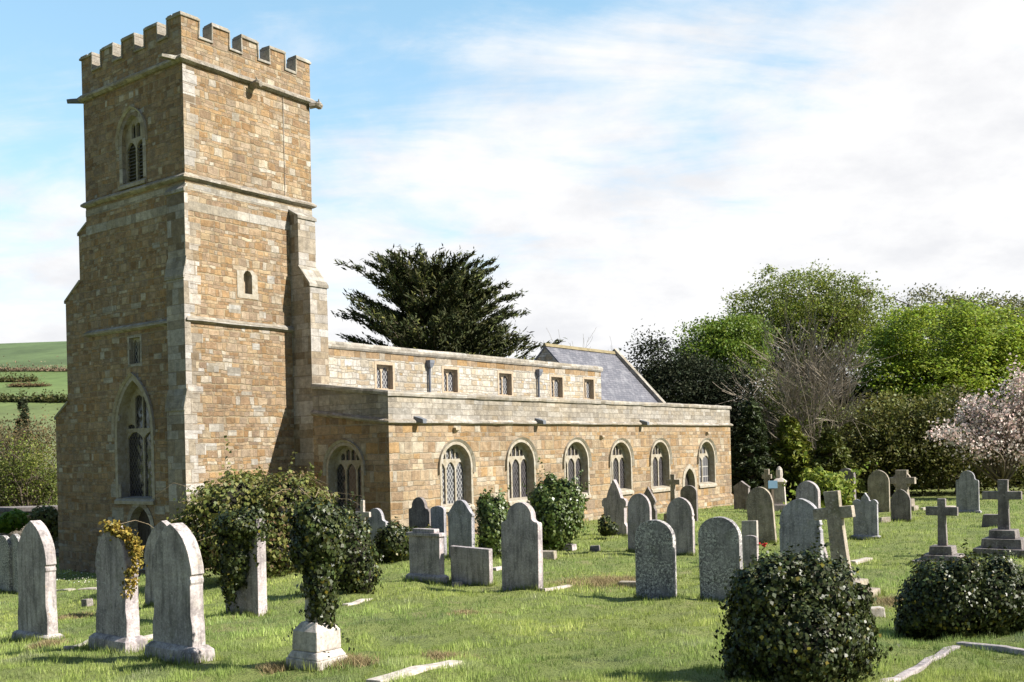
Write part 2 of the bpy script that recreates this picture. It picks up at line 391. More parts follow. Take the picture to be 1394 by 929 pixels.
# ------------------------------------------------------------------ world, sun, camera
SUN_AZ = math.radians(107.5); SUN_EL = math.radians(37.8)
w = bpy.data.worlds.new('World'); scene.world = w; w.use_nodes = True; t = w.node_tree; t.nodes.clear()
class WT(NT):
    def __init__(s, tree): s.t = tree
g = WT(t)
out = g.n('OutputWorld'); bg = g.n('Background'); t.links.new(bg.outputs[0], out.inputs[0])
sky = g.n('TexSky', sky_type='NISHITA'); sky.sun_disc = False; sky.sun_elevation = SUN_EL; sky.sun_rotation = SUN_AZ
sky.altitude = 50; sky.air_density = 1.0; sky.dust_density = .6; sky.ozone_density = 1.5
dirv = g.n('TexCoord').outputs['Generated']; sp = g.n('SeparateXYZ'); g.set(sp.inputs[0], dirv)
dx, dy, dz = sp.outputs
hz = g.math('ADD', g.math('MAXIMUM', dz, 0), .28)
cu = g.n('CombineXYZ'); g.set(cu.inputs[0], g.math('DIVIDE', dx, hz)); g.set(cu.inputs[1], g.math('DIVIDE', dy, hz))
rot = g.n('Mapping'); g.set(rot.inputs[0], cu.outputs[0]); rot.inputs['Rotation'].default_value = (0, 0, math.radians(-28)); rot.inputs['Scale'].default_value = (.75, 2.0, 1)
cirr = g.noise(rot.outputs[0], 2.4, 9, .62, .5)[0]
big = g.noise(cu.outputs[0], 2.0, 10, .58, .2)[0]
wide = g.noise(cu.outputs[0], .55, 3, .5)[0]
# cloud amount grows towards the right-hand, lower sky
az = g.smooth(g.math('SUBTRACT', dx, g.math('MULTIPLY', dz, 3.4)), -2.15, -.35)
low = g.math('SUBTRACT', 1, g.smooth(dz, .02, .22))
amt = g.math('ADD', g.math('MULTIPLY', az, .55), g.math('MULTIPLY', low, .22))
dens = g.math('ADD', g.math('ADD', g.math('MULTIPLY', big, .65), g.math('MULTIPLY', cirr, .5)), g.math('MULTIPLY', g.math('SUBTRACT', wide, .5), .35))
dd = g.math('ADD', g.math('MULTIPLY', g.math('SUBTRACT', big, .5), 1.5), g.math('ADD', g.math('MULTIPLY', g.math('SUBTRACT', cirr, .5), 1.3), g.math('MULTIPLY', g.math('SUBTRACT', wide, .5), .5)))
mask = g.math('MULTIPLY', g.smooth(g.math('ADD', dd, g.math('ADD', az, g.math('MULTIPLY', low, .15))), .28, .95), g.smooth(dy, -.25, .3))
shade = g.noise(cu.outputs[0], 3.1, 8, .6)[0]
ccol = g.mix(g.smooth(shade, .42, .68), (4.8,4.8,4.83), (4.1,4.14,4.28))
skyc = g.mix(g.smooth(dy, -.2, .25), g.mix(1, sky.outputs[0], g.mix(g.smooth(dy, -.3, .15), (.42,.42,.46), (.82,.82,.86)), 'MULTIPLY'), (.7,1.4,1.4), 'ADD')  # sky behind the camera dimmed, veil left off, to deepen shade on west faces
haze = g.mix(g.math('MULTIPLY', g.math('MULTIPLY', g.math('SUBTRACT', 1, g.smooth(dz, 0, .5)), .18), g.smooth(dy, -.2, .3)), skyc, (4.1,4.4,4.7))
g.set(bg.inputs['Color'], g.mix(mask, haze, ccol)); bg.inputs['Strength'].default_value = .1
sd = bpy.data.lights.new('sun', 'SUN'); sd.energy = 5.0; sd.angle = math.radians(.53); sd.color = (1, .95, .87)
so = bpy.data.objects.new('sun', sd); COL.objects.link(so)
sv = Vector((math.sin(SUN_AZ)*math.cos(SUN_EL), math.cos(SUN_AZ)*math.cos(SUN_EL), math.sin(SUN_EL)))
so.rotation_euler = sv.to_track_quat('Z', 'Y').to_euler(); so.location = sv*60 + Vector((0, 30, 0))
cam = bpy.data.cameras.new('camera'); co = bpy.data.objects.new('camera', cam); COL.objects.link(co); scene.camera = co
cam.sensor_width = 36; cam.lens = 36*F/1394; cam.shift_y = SH/1394; cam.clip_end = 8000
co.location = (0, 0, CZ)
co.rotation_euler = (Matrix.Rotation(ROLL, 3, 'Y') @ Matrix.Rotation(PI/2, 3, 'X')).to_euler()
scene.view_settings.view_transform = 'Standard'; scene.view_settings.look = 'None'; scene.view_settings.exposure = 1.1; scene.view_settings.gamma = 1
scene.cycles.max_bounces = 5; scene.cycles.transparent_max_bounces = 4; scene.cycles.use_denoising = True

# ------------------------------------------------------------------ ground
def axis(lo, hi, step, far_lo, far_hi, grow=1.25):
    a = list(np.arange(lo, hi+1e-6, step)); s = step; x = hi
    while x < far_hi: s *= grow; x += s; a.append(x)
    s = step; x = lo; b = []
    while x > far_lo: s *= grow; x -= s; b.append(x)
    return np.array(b[::-1] + a)
gx = axis(-20, 22, .15, -3500, 3500); gy = axis(4, 44, .15, -400, 4000)
GXX, GYY = np.meshgrid(gx, gy); nz = zg_arr(GXX.ravel(), GYY.ravel())
gv = np.stack([GXX.ravel(), GYY.ravel(), nz], 1); nx_ = len(gx); ny_ = len(gy)
ii = (np.arange(ny_-1)[:, None]*nx_ + np.arange(nx_-1)[None, :]).ravel()
gf = np.stack([ii, ii+1, ii+nx_+1, ii+nx_], 1)
def ground_mat(name, a, b, c_, dry):
    g = NT(name, .95); tc = g.n('TexCoord').outputs['Object']
    n = g.noise(tc, .55, 6, .6)[0]; m = g.noise(tc, 3.2, 6, .7)[0]; f = g.noise(tc, 22, 5, .75)[0]
    c = g.mix(g.smooth(n, .35, .65), a, b); c = g.mix(g.math('MULTIPLY', g.smooth(m, .52, .72), .8), c, c_)
    c = g.mix(g.math('MULTIPLY', g.smooth(g.noise(tc, .9, 5, .65)[0], .56, .68), .6), c, dry)
    c = g.mix(1, c, g.ramp(f, [(.2, .5), (.8, 1.5)]), 'MULTIPLY')
    g.set(g.bs.inputs['Base Color'], c); g.bump(g.math('ADD', m, f), .9, .06); return g.mat
M['ground'] = ground_mat('turf', (.14,.17,.05), (.19,.215,.06), (.095,.115,.036), (.24,.215,.1))
o = raw_mesh('ground', gv, gf, M['ground'], smooth=True); tag(o, kind='structure')

# grass blades
def sines(X, Y, seed, sc):
    r = np.random.default_rng(seed); z = 0
    for k in range(6):
        a = r.uniform(0, 2*PI); f = sc*r.uniform(.6, 1.8); z = z + np.sin((X*np.cos(a)+Y*np.sin(a))*f + r.uniform(0, 6.3))
    return z/6
def church_local(X, Y):
    dx, dy = X-OX, Y-OY; return dx*EX+dy*EY, dx*NX+dy*NY
def blades(name, X, Y, h, wd, tint, mat, lean=.5, zoff=-.01, parent=None):
    n = len(X); a = rng.uniform(0, 2*PI, n); la = rng.uniform(0, 2*PI, n); ll = rng.uniform(.1, 1, n)*lean*h
    Z = zg_arr(X, Y) + zoff
    v = np.empty((n, 3, 3)); cx, cy = np.cos(a)*wd*.5, np.sin(a)*wd*.5
    v[:, 0] = np.stack([X-cx, Y-cy, Z], 1); v[:, 1] = np.stack([X+cx, Y+cy, Z], 1)
    v[:, 2] = np.stack([X+np.cos(la)*ll, Y+np.sin(la)*ll, Z+h], 1)
    return raw_mesh(name, v.reshape(-1, 3), np.arange(3*n).reshape(-1, 3), mat, np.repeat(tint, 3, 0), k=3, parent=parent)
# ------------------------------------------------------------------ church
church = empty('stone_church', (OX, OY, 0), CHURCH_ROT)
tag(church, 'golden stone church with battlemented square tower and long low aisle of arched windows', 'church')
mpS = lambda yw: (lambda u, z, d: (u, yw+d, z))
mpW = lambda ew: (lambda u, z, d: (ew+d, -u, z))     # u = -y
def arc_pts(c, a, zs, d, R=None, n=14):
    """arch from right springing to left; d = offset; R None -> semicircle else two-centred"""
    if R is None: return [(c+(a+d)*math.cos(PI*i/n), zs+(a+d)*math.sin(PI*i/n)) for i in range(n+1)]
    th = math.acos((R-a)/(R+d)); r = R+d; k = n//2
    right = [(c+a-R+r*math.cos(th*i/k), zs+r*math.sin(th*i/k)) for i in range(k+1)]
    return right + [(2*c-u, z) for u, z in right[-2::-1]]
def opening(c, a, z0, zs, d=0, R=None, n=14, dz=0):
    return [(c-a-d, z0-dz), (c+a+d, z0-dz)] + arc_pts(c, a, zs, d, R, n)
def light(x0, x1, z0, zs, rise, n=4):
    c = (x0+x1)/2; a = (x1-x0)/2
    pts = [(x0, z0), (x1, z0)]
    for i in range(n+1): tt = i/n; pts.append((x1 - a*tt, zs + rise*math.sin(tt*PI/2)**.8))
    for i in range(n-1, -1, -1): tt = i/n; pts.append((x0 + a*tt, zs + rise*math.sin(tt*PI/2)**.8))
    return pts
def window(mp, c, a, z0, zs, R=None, nl=3, depth=.42, glass='glass', hood=True, ring=.16, upper=True, louvres=False, sill=True, ringmat='trac'):
    inn = opening(c, a, z0, zs, -.006, R); outr = opening(c, a, z0, zs, ring, R); m = MB()
    k = len(inn); proud = -.018
    vs = [mp(u, z, proud) for u, z in inn] + [mp(u, z, proud) for u, z in outr] + [mp(u, z, .02) for u, z in outr] + [mp(u, z, depth+.2) for u, z in inn]
    fs = []
    for i in range(k):
        j = (i+1) % k
        if i != 0: fs += [(i, j, k+j, k+i), (k+i, k+j, 2*k+j, 2*k+i)]
        fs.append((i, j, 3*k+j, 3*k+i))
    m.add(vs, fs); wo = m.build('window', M[ringmat], church)
    # tracery plate
    b = .055; mu = .085; lw = (2*a-2*b-(nl-1)*mu)/nl; holes = []
    zt = zs-.02 if R is None else zs-.25; rise = min(.26, lw*.62)
    for i in range(nl):
        x0 = c-a+b+i*(lw+mu); holes.append(light(x0, x0+lw, z0+.06, zt-.05, rise))
    if upper:
        un = nl*2; uw = (2*a-2*b)/un
        for i in range(un):
            x0 = c-a+b+i*uw+.025; x1 = x0+uw-.05; xm = max(abs(x0-c), abs(x1-c))
            if R is None: top = zs+math.sqrt(max(0, (a-b)**2-xm**2))-.05
            else: top = zs+math.sqrt(max(0, (R-b)**2-(xm+R-a)**2))-.06
            zb = zt+rise+.02+(.06 if i % 2 == 0 else .06)
            if top-zb > .16: holes.append(light(x0, x1, zb, top-min(.1, (top-zb)*.4), min(.09, (top-zb)*.35), 3))
    m = MB(); m.plate(opening(c, a, z0, zs, .0, R), holes, mp, depth, depth+.11); m.build('tracery', M['trac'], wo)
    if louvres:
        m = MB(); z = z0+.08
        while z < zs-.2:
            m.add([mp(c-a+.02, z, depth+.04), mp(c+a-.02, z, depth+.04), mp(c+a-.02, z+.1, depth+.16), mp(c-a+.02, z+.1, depth+.16),
                   mp(c-a+.02, z-.02, depth+.04), mp(c+a-.02, z-.02, depth+.04), mp(c+a-.02, z+.08, depth+.16), mp(c-a+.02, z+.08, depth+.16)],
                  [(0,1,2,3),(4,7,6,5),(0,4,5,1),(1,5,6,2),(2,6,7,3),(3,7,4,0)]); z += .13
        m.build('louvre', M['louvre'], wo)
    m = MB(); gl = opening(c, a, z0, zs, .0, R); m.add([mp(u, z, depth+(.18 if louvres else .065)) for u, z in gl], [tuple(range(len(gl)))])
    m.build('glass', M['louvre'] if louvres else M[glass], wo)
    if hood:
        zh = zs-.25; inn = [(c+a+ring+.01, zh)]+arc_pts(c, a, zs, ring+.01, R)+[(c-a-ring-.01, zh)]; ou = [(c+a+ring+.1, zh)]+arc_pts(c, a, zs, ring+.1, R)+[(c-a-ring-.1, zh)]
        k = len(inn); m = MB()
        vs = [mp(*p, -.03) for p in inn] + [mp(*p, -.1) for p in ou] + [mp(*p, .03) for p in ou] + [mp(*p, .03) for p in inn]
        fs = []
        for i in range(k-1):
            for q in range(4): r = (q+1) % 4; fs.append((q*k+i, q*k+i+1, r*k+i+1, r*k+i))
        fs += [(0, k, 2*k, 3*k), (k-1, 2*k-1, 3*k-1, 4*k-1)]
        m.add(vs, fs); m.build('hood_mould', M['trac'], wo)
    if sill:
        m = MB(); a2 = a+ring
        p = [mp(c-a2, z0-.22, .03), mp(c+a2, z0-.22, .03), mp(c+a2, z0-.22, -.1), mp(c-a2, z0-.22, -.1),
             mp(c-a2, z0+.012, .02), mp(c+a2, z0+.012, .02), mp(c+a2, z0-.1, -.1), mp(c-a2, z0-.1, -.1)]
        m.hexa(p); m.add([mp(c-a+.004, z0+.012, .02), mp(c+a-.004, z0+.012, .02), mp(c+a-.004, z0+.055, depth), mp(c-a+.004, z0+.055, depth)], [(0,1,2,3)])
        m.build('sill', M['trac'], wo)
    return wo

# ---- tower
TW, TN_, TZ = -6.0, 6.5, 19.2
S = mpS(0.0); Wm = mpW(TW)
WWIN = (-3.55, 1.12, 2.62, 5.2, 2.2); WDOOR = (-3.26, .72, 0.0, 1.42, .95); BELF = (-3.2, .68, 14.6, 16.2, .95)
SLIT = [(-3.52, 10.28), (-3.12, 10.28), (-3.12, 11.0), (-3.2, 11.12), (-3.32, 11.17), (-3.44, 11.12), (-3.52, 11.0)]
def op(wd, d=.008): c, a, z0, zs, R = wd; return opening(c, a, z0, zs, d, R)
sw_c, sw_a, sw_z0, sw_z1 = -3.36, .36, 7.72, 8.72
m = MB()
m.plate([(TW, -1), (0, -1), (0, TZ-.7), (TW, TZ-.7)], [SLIT], S, 0, reveal=.5)
m.plate([(-TN_, -1.2), (0, -1.2), (0, TZ-.7), (-TN_, TZ-.7)],
        [op(WWIN), op(WDOOR), op(BELF), [(sw_c-sw_a, sw_z0), (sw_c+sw_a, sw_z0), (sw_c+sw_a, sw_z1), (sw_c-sw_a, sw_z1)]], Wm, 0, reveal=.7)
m.add([(0,0,-1),(0,TN_,-1),(0,TN_,TZ-.7),(0,0,TZ-.7)], [(0,1,2,3)]); m.add([(TW,TN_,-1),(0,TN_,-1),(0,TN_,TZ-.7),(TW,TN_,TZ-.7)], [(0,1,2,3)])
m.build('tower', M['tower'], church)
m = MB(); m.add([(TW+.4,.4,18.6),(-.4,.4,18.6),(-.4,TN_-.4,18.6),(TW+.4,TN_-.4,18.6)], [(0,1,2,3)]); m.build('tower_roof', M['lead'], church)
rect = lambda o: [(TW-o, -o, -1, -1), (0+o, -o, 1, -1), (0+o, TN_+o, 1, 1), (TW-o, TN_+o, -1, 1)]
def ringcourse(z, prof, mat, name='string_course'):
    m = MB(); m.sweep([(x, y, z, mx, my) for x, y, mx, my in rect(0)], prof, closed=True, sub=.6 if name == 'string_course' else 0); return m.build(name, M[mat], church, rough=.022 if name == 'string_course' else 0)
STR = [(0, .16), (.05, .14), (.15, .05), (.15, -.02), (.06, -.08), (0, -.1)]
ringcourse(18.42, [(-.2, .2), (.06, .16), (.18, .06), (.18, -.03), (.08, -.1), (-.2, -.12)], 'grey')
ringcourse(14.2, STR, 'grey'); ringcourse(9.07, STR, 'pale')
m = MB(); m.sweep([(TW, 2.3, 1.22, -1, 0), (TW, 0, 1.22, -1, -1), (0, 0, 1.22, 1, -1), (0, TN_, 1.22, 1, 1), (TW, TN_, 1.22, -1, 1), (TW, 4.22, 1.22, -1, 0)], [(-.1, .22), (.02, .2), (.14, .06), (.14, -2.4), (-.1, -2.4)]); m.build('plinth', M['tower'], church)
ringcourse(13.88, [(0, .12), (.008, .12), (.008, -.12), (0, -.12)], 'pale', 'stone_band')
ringcourse(13.2, [(0, .17), (.008, .17), (.008, -.17), (0, -.17)], 'pale', 'stone_band')
# parapet with battlements
m = MB(); m.sweep([(x, y, 18.55, mx, my) for x, y, mx, my in rect(0.03)], [(0, 0), (0, .8), (-.45, .8), (-.45, 0)], closed=True)
cop = MB()
def merlons(axis_, fixed, lo, hi, sgn):
    n = 5; mw = (hi-lo)*.118; gap = ((hi-lo)-n*mw)/(n-1)
    for i in range(n):
        a0 = lo+i*(mw+gap); a1 = a0+mw
        f0, f1 = (fixed, fixed+.45*sgn); f0, f1 = min(f0, f1), max(f0, f1)
        sk = sgn > 0
        A0 = a0 if 0 < i else lo; A1 = a1
        def bx(mb, p0, p1, q0, q1, z0, z1):
            if axis_ == 'x': mb.box(p0, p1, q0, q1, z0, z1)
            else: mb.box(q0, q1, p0, p1, z0, z1)
        if axis_ == 'y' and i in (0, n-1):
            # corner merlons already carry the other leg; only extend
            if i == 0: A0 = lo+.452
            else: A1 = hi-.452
        bx(m, A0, A1, f0, f1, 19.34, 19.98)
        ee = .055
        c0 = A0-ee if not (axis_ == 'y' and i == 0) else A0+ee+.003
        c1 = A1+ee if not (axis_ == 'y' and i == n-1) else A1-ee-.003
        bx(cop, c0, c1, f0-ee, f1+ee, 19.98, 20.07); bx(cop, c0+.03, c1-.03, f0-.01, f1+.01, 20.07, 20.13)
        if i < n-1:
            bx(cop, a1-.002 if True else 0, a1+gap+.002, f0-ee-.004, f1+ee+.004, 19.345, 19.44)
            bx(cop, a1, a1+.06, f0-ee+.006, f1+ee-.006, 19.44, 19.978); bx(cop, a1+gap-.06, a1+gap, f0-ee+.006, f1+ee-.006, 19.44, 19.978)
merlons('x', -.03, TW-.03, .03, 1); merlons('x', TN_+.03, TW-.03, .03, -1)
merlons('y', TW-.031, -.03, TN_+.03, 1); merlons('y', .031, -.03, TN_+.03, -1)
po = m.build('parapet', M['tower'], church); cop.build('coping', M['pale'], po, bevel=.02, rough=.03)
window(Wm, WWIN[0], WWIN[1], WWIN[2], WWIN[3], WWIN[4], nl=2, depth=.4)
window(Wm, BELF[0], BELF[1], BELF[2], BELF[3], BELF[4], nl=2, depth=.16, louvres=True, ring=.2, upper=True, ringmat='butt')
def square_window(mp, c, a, z0, z1, nl, depth, glass, mat, ring=.1, lintel=False):
    m = MB(); oo = [(c-a-ring, z0-ring), (c+a+ring, z0-ring), (c+a+ring, z1+ring), (c-a-ring, z1+ring)]; ii_ = [(c-a+.006, z0+.006), (c+a-.006, z0+.006), (c+a-.006, z1-.006), (c-a+.006, z1-.006)]
    m.plate(oo, [ii_], mp, -.015, depth+.2); wo = m.build('window', M[mat], church)
    b = .05; mu = .08; lw = (2*a-2*b-(nl-1)*mu)/nl
    m = MB(); m.plate([(c-a, z0), (c+a, z0), (c+a, z1), (c-a, z1)], [light(c-a+b+i*(lw+mu), c-a+b+i*(lw+mu)+lw, z0+.05, z1-.3, .22) for i in range(nl)], mp, depth, depth+.1); m.build('tracery', M[mat], wo)
    m = MB(); q = [(c-a, z0), (c+a, z0), (c+a, z1), (c-a, z1)]; m.add([mp(*p, depth+.06) for p in q], [(0,1,2,3)]); m.build('glass', M[glass], wo)
    return wo
square_window(Wm, sw_c, sw_a, sw_z0, sw_z1, 2, .15, 'glass_guarded', 'pale')
# slit window
m = MB(); ii_ = [(u+(.005 if u < -3.32 else -.005), z) for u, z in SLIT]
m.plate([(-3.82, 10.1), (-2.86, 10.1), (-2.86, 11.0), (-3.1, 11.2), (-3.82, 11.12)], [ii_], S, -.02, .3); wo = m.build('window', M['trac'], church)
m = MB(); m.add([S(u, z, .28) for u, z in SLIT], [tuple(range(len(SLIT)))]); m.build('glass', M['brownwood'], wo)
# west door
def door(mp, c, a, z0, zs, R, ring, mat='trac'):
    inn = opening(c, a, z0, zs, -.006, R); outr = opening(c, a, z0, zs, ring, R); k = len(inn); m = MB()
    vs = [mp(*p, -.03) for p in inn] + [mp(*p, -.03) for p in outr] + [mp(*p, .03) for p in outr] + [mp(*p, .6) for p in inn]; fs = []
    for i in range(1, k): j = (i+1) % k; fs += [(i, j, k+j, k+i), (k+i, k+j, 2*k+j, 2*k+i), (i, j, 3*k+j, 3*k+i)]
    m.add(vs, fs); dd = m.build('doorway', M[mat], church)
    m = MB(); lf = opening(c, a, z0-.3, zs, -.002, R); m.prism(lf, mp, .34, .42)
    for i in range(1, 6): u = c-a+2*a*i/6; m.prism([(u-.012, z0), (u+.012, z0), (u+.012, zs), (u-.012, zs)], mp, .325, .345)
    m.build('door', M['oak'], dd); return dd
door(Wm, *WDOOR[:4], WDOOR[4], .2, 'grey')
m = MB(); m.add([(TW-.02,2.4,-1),(TW-1.0,2.4,-1),(TW-1.0,4.1,-1),(TW-.02,4.1,-1),(TW-.02,2.4,.02),(TW-1.0,2.4,.02),(TW-1.0,4.1,.02),(TW-.02,4.1,.02)], [(0,1,2,3),(4,7,6,5),(0,4,5,1),(1,5,6,2),(2,6,7,3),(3,7,4,0)])
m.build('doorstep', M['grey'], church)
# buttresses
def buttress(mp, stages, u0, u1, mat, wmat='pale'):
    """stages bottom up: (z_base, z_top, projection); mp(o, z, u)"""
    prof = [(-.05, stages[0][0]), (stages[0][2], stages[0][0])]; slabs = []
    for i, (z0, z1, p) in enumerate(stages):
        nxt = stages[i+1][2] if i+1 < len(stages) else 0
        zn = stages[i+1][0] if i+1 < len(stages) else z1+.45*max(.25, p)
        prof += [(p, z1), (nxt, zn)]; slabs.append((p, z1, nxt, zn))
    prof += [(-.05, prof[-1][1])]
    m = MB(); m.prism(prof, mp, u0, u1); b = m.build('buttress', M[mat], church)
    for p, z1, q, zn in slabs:
        ov = .05; m = MB()
        pts = [(p+ov, z1-.1), (p+ov, z1+.02), (q, zn+.1), (q, zn-.0), (p-.02, z1-.02), (p-.02, z1-.1)]
        m.prism(pts, mp, u0-ov, u1+ov); m.build('weathering', M[wmat], b, bevel=.012)
    return b
north = lambda y0: (lambda o, z, u: (u, y0+o, z)); south = lambda y0: (lambda o, z, u: (u, y0-o, z)); west = lambda e0: (lambda o, z, u: (e0-o, u, z))
buttress(north(TN_), [(-1.5, 5.9, 2.7), (6.45, 10.6, 1.72), (11.25, 13.2, .62)], TW+.03, TW+1.0, 'tower')
buttress(south(0), [(-1, 10.8, 1.1), (11.5, 13.55, .5)], -1.2, -.3, 'butt')
buttress(west(TW), [(-1.5, 5.9, .3), (6.5, 10.65, .2), (11.25, 13.75, .1)], -.07, .98, 'butt')
# quoins on the south face's west edge
m = MB(); z = 1.5; k = 0
while z < 18.1:
    hh = random.uniform(.26, .42); ln = random.choice((.28, .5, .42)) if k % 2 else random.uniform(.5, .7)
    if not (13.8 < z+hh and z < 14.45) and not (8.9 < z+hh and z < 9.3) and not (12.95 < z+hh and z < 14.1):
        MB().box(TW+.001, TW+ln, -.007, .05, z+.008, z+hh-.008).build('quoin', M['butt'], church)
    z += hh; k += 1
# pale blocks let into the south and west faces
m = MB()
for c, z, a, hh in [(-3.95, 9.65, .34, .3), (-2.65, 9.55, .2, .26), (-5.0, 7.4, .33, .33), (-4.05, 7.3, .38, .32), (-2.2, 10.95, .22, .3), (-3.0, 8.3, .22, .24), (-4.9, 5.2, .4, .3), (-3.5, 6.5, .3, .14), (-2.9, 5.9, .35, .15),
                   (-5.15, 4.5, .3, .25), (-4.2, 5.0, .25, .2), (-3.2, 3.9, .2, .22), (-2.5, 3.95, .2, .2), (-5.2, 2.6, .28, .2), (-2.15, 12.4, .2, .2), (-3.7, 16.9, .2, .3), (-4.6, 15.9, .25, .25), (-1.5, 15.6, .2, .25)]:
    MB().box(c-a*.8, c+a*.8, -.006, .04, z-hh*.5, z+hh*.5).build('stone_patch', M['pale'], church)
for y, z, a, hh in [(4.9, 5.7, .5, .2), (5.1, 4.6, .45, .22), (5.0, 9.95, .6, .22), (3.2, 9.9, .4, .2), (4.75, 2.0, .5, .5), (4.85, 2.9, .42, .5), (5.2, 1.75, .3, .25), (2.0, 2.2, .4, .3), (1.9, 3.1, .4, .35), (2.0, 1.0, .4, .4), (4.7, .7, .35, .3), (1.85, 12.0, .3, .2), (5.2, 7.2, .4, .2), (1.9, 7.9, .3, .2)]:
    MB().box(TW-.006, TW+.04, y-a*.8, y+a*.8, z-hh*.5, z+hh*.5).build('stone_patch', M['pale'], church)
# gargoyles and spouts
def gargoyle(x, y, z, dx_, dy_, ln, r=.11):
    m = MB(); n_ = Vector((dx_, dy_, 0)).normalized(); p0 = Vector((x, y, z)); sd_ = Vector((-n_.y, n_.x, 0))
    m.tube([p0-n_*.1, p0+n_*ln*.35+Vector((0,0,.03)), p0+n_*ln*.75+Vector((0,0,.0)), p0+n_*ln+Vector((0,0,-.06))], [r*1.2, r*1.05, r*1.25, r*.7], 8)
    for s_ in (-1, 1): m.tube([p0+n_*ln*.7+sd_*s_*r*.6+Vector((0,0,r*.8)), p0+n_*ln*.72+sd_*s_*r*1.1+Vector((0,0,r*1.7))], [r*.4, r*.15], 5)
    return m.build('gargoyle', M['grey'], church, rough=.02)
gargoyle(-2.9, -.1, 18.3, 0, -1, .45, .13); gargoyle(.05, -.1, 18.3, .7, -.7, .4, .13)
m = MB(); m.hexa([(TW-.75, .12, 18.33), (TW+.1, .1, 18.4), (TW+.1, .34, 18.4), (TW-.75, .32, 18.33), (TW-.75, .1, 18.42), (TW+.1, .08, 18.56), (TW+.1, .36, 18.56), (TW-.75, .34, 18.42)]); m.build('waterspout', M['pale'], church)
m = MB(); m.tube([(TW+.1, TN_+.05, 18.42), (TW-.3, TN_+.36, 18.37), (TW-.42, TN_+.46, 18.35)], [.12, .1, .09], 8); m.build('waterspout', M['spout'], church)
m = MB(); m.tube([(-1.4, -.03, 14.4), (-1.4, -.03, 18.3)], [.012, .012], 5); m.build('lightning_conductor', M['butt'], church)
# ---- aisle
AS, AE1, AW = -5.15, 28.2, -1.2
SA = mpS(AS); WA = mpW(AW)
wins = [(2.6, .9, 1.98, 3.5), (6.95, .93, 1.98, 3.52), (11.3, .96, 1.98, 3.46), (15.33, .96, 1.96, 3.4), (19.4, .98, 1.92, 3.36), (24.95, 1.0, 1.9, 3.3)]
ADOOR = (22.72, .62, .3, 2.05, .8)
m = MB()
m.plate([(AW, -.8), (AE1, -.8), (AE1, 5.3), (AW, 5.3)], [opening(c, a, z0, zs, .008) for c, a, z0, zs in wins] + [op(ADOOR)], SA, 0, reveal=.55)
m.plate([(1.1, -.8), (-AS, -.8), (-AS, 5.3), (1.1, 5.78)], [opening(2.8, .9, 1.98, 3.55, .008)], WA, 0, reveal=.55)
m.add([(AE1, AS, -1), (AE1, 0, -1), (AE1, 0, 5.3), (AE1, AS, 5.3)], [(0,1,2,3)])
m.build('aisle', M['aisle'], church)
path = lambda z0, z1: [(AW, -1.1, z1, -1, 0), (AW, AS, z0, -1, -1), (AE1, AS, z0, 1, -1), (AE1, -.4, z0, 1, 0)]
m = MB(); m.sweep(path(5.25, 5.73), [(-.2, .13), (.04, .12), (.14, .04), (.14, -.02), (.05, -.08), (-.2, -.1)]); m.build('string_course', M['grey'], church, rough=.02)
m = MB(); m.sweep(path(5.36, 5.84), [(0.0, 0), (0.0, .86), (-.4, .86), (-.4, 0)]); po = m.build('parapet', M['grey'], church)
m = MB(); m.sweep(path(6.22, 6.7), [(.07, 0), (.09, .1), (.05, .18), (-.2, .21), (-.45, .16), (-.45, 0)]); m.build('coping', M['pale'], po, rough=.032)
m = MB(); m.sweep([(AW, -1.1, 1.0, -1, 0), (AW, AS, 1.0, -1, -1), (22.0, AS, 1.0, 0, -1)], [(-.1, .16), (.01, .15), (.12, .03), (.12, -2), (-.1, -2)])
m.sweep([(23.45, AS, 1.0, 0, -1), (AE1, AS, 1.0, 1, -1), (AE1, -.5, 1.0, 1, 0)], [(-.1, .16), (.01, .15), (.12, .03), (.12, -2), (-.1, -2)]); m.build('plinth', M['aisle'], church)
m = MB(); m.add([(AW+.3, -4.9, 5.9), (AE1-.3, -4.9, 5.9), (AE1-.3, -.6, 6.5), (AW+.3, -.6, 6.5)], [(0,1,2,3)]); m.build('aisle_roof', M['lead'], church)
for i, (c, a, z0, zs) in enumerate(wins):
    window(SA, c, a, z0, zs, None, nl=3 if i < 5 else 2, depth=.3, ring=.11, glass='glass_guarded' if i in (0,) else ('glass_sq' if i == 5 else 'glass'))
window(WA, 2.8, .9, 1.98, 3.55, None, nl=3, depth=.34, ring=.11, glass='glass')
door(SA, *ADOOR[:4], ADOOR[4], .24, 'trac')
for e in (.32, 8.18, 17.45):
    m = MB(); m.hexa([(e-.1, AS-.42, 5.2), (e+.1, AS-.42, 5.2), (e+.14, AS+.05, 5.27), (e-.14, AS+.05, 5.27), (e-.12, AS-.42, 5.36), (e+.12, AS-.42, 5.36), (e+.17, AS+.05, 5.5), (e-.17, AS+.05, 5.5)]); m.build('waterspout', M['spout'], church, bevel=.015)
for e, z in ((2.55, 4.95), (13.5, 4.6), (25.0, 4.75)):
    m = MB(); m.hexa([(e-.1, AS-.16, z), (e+.1, AS-.16, z), (e+.1, AS+.02, z-.12), (e-.1, AS+.02, z-.12), (e-.12, AS-.16, z+.1), (e+.12, AS-.16, z+.1), (e+.12, AS+.02, z+.12), (e-.12, AS+.02, z+.12)]); m.build('corbel', M['brownwood'], church, bevel=.02)
# quoins at aisle corners
m = MB(); z = 1.2; k = 0
while z < 5.0:
    hh = random.uniform(.28, .42); MB().box(AW-.005, AW+(.6 if k % 2 else .34), AS-.006, AS+(.3 if k % 2 else .55), z+.008, z+hh-.008).build('quoin', M['aisle'], church)
    MB().box(AE1-(.6 if k % 2 else .34), AE1+.005, AS-.006, AS+.4, z+.008, z+hh-.008).build('quoin', M['aisle'], church); z += hh; k += 1
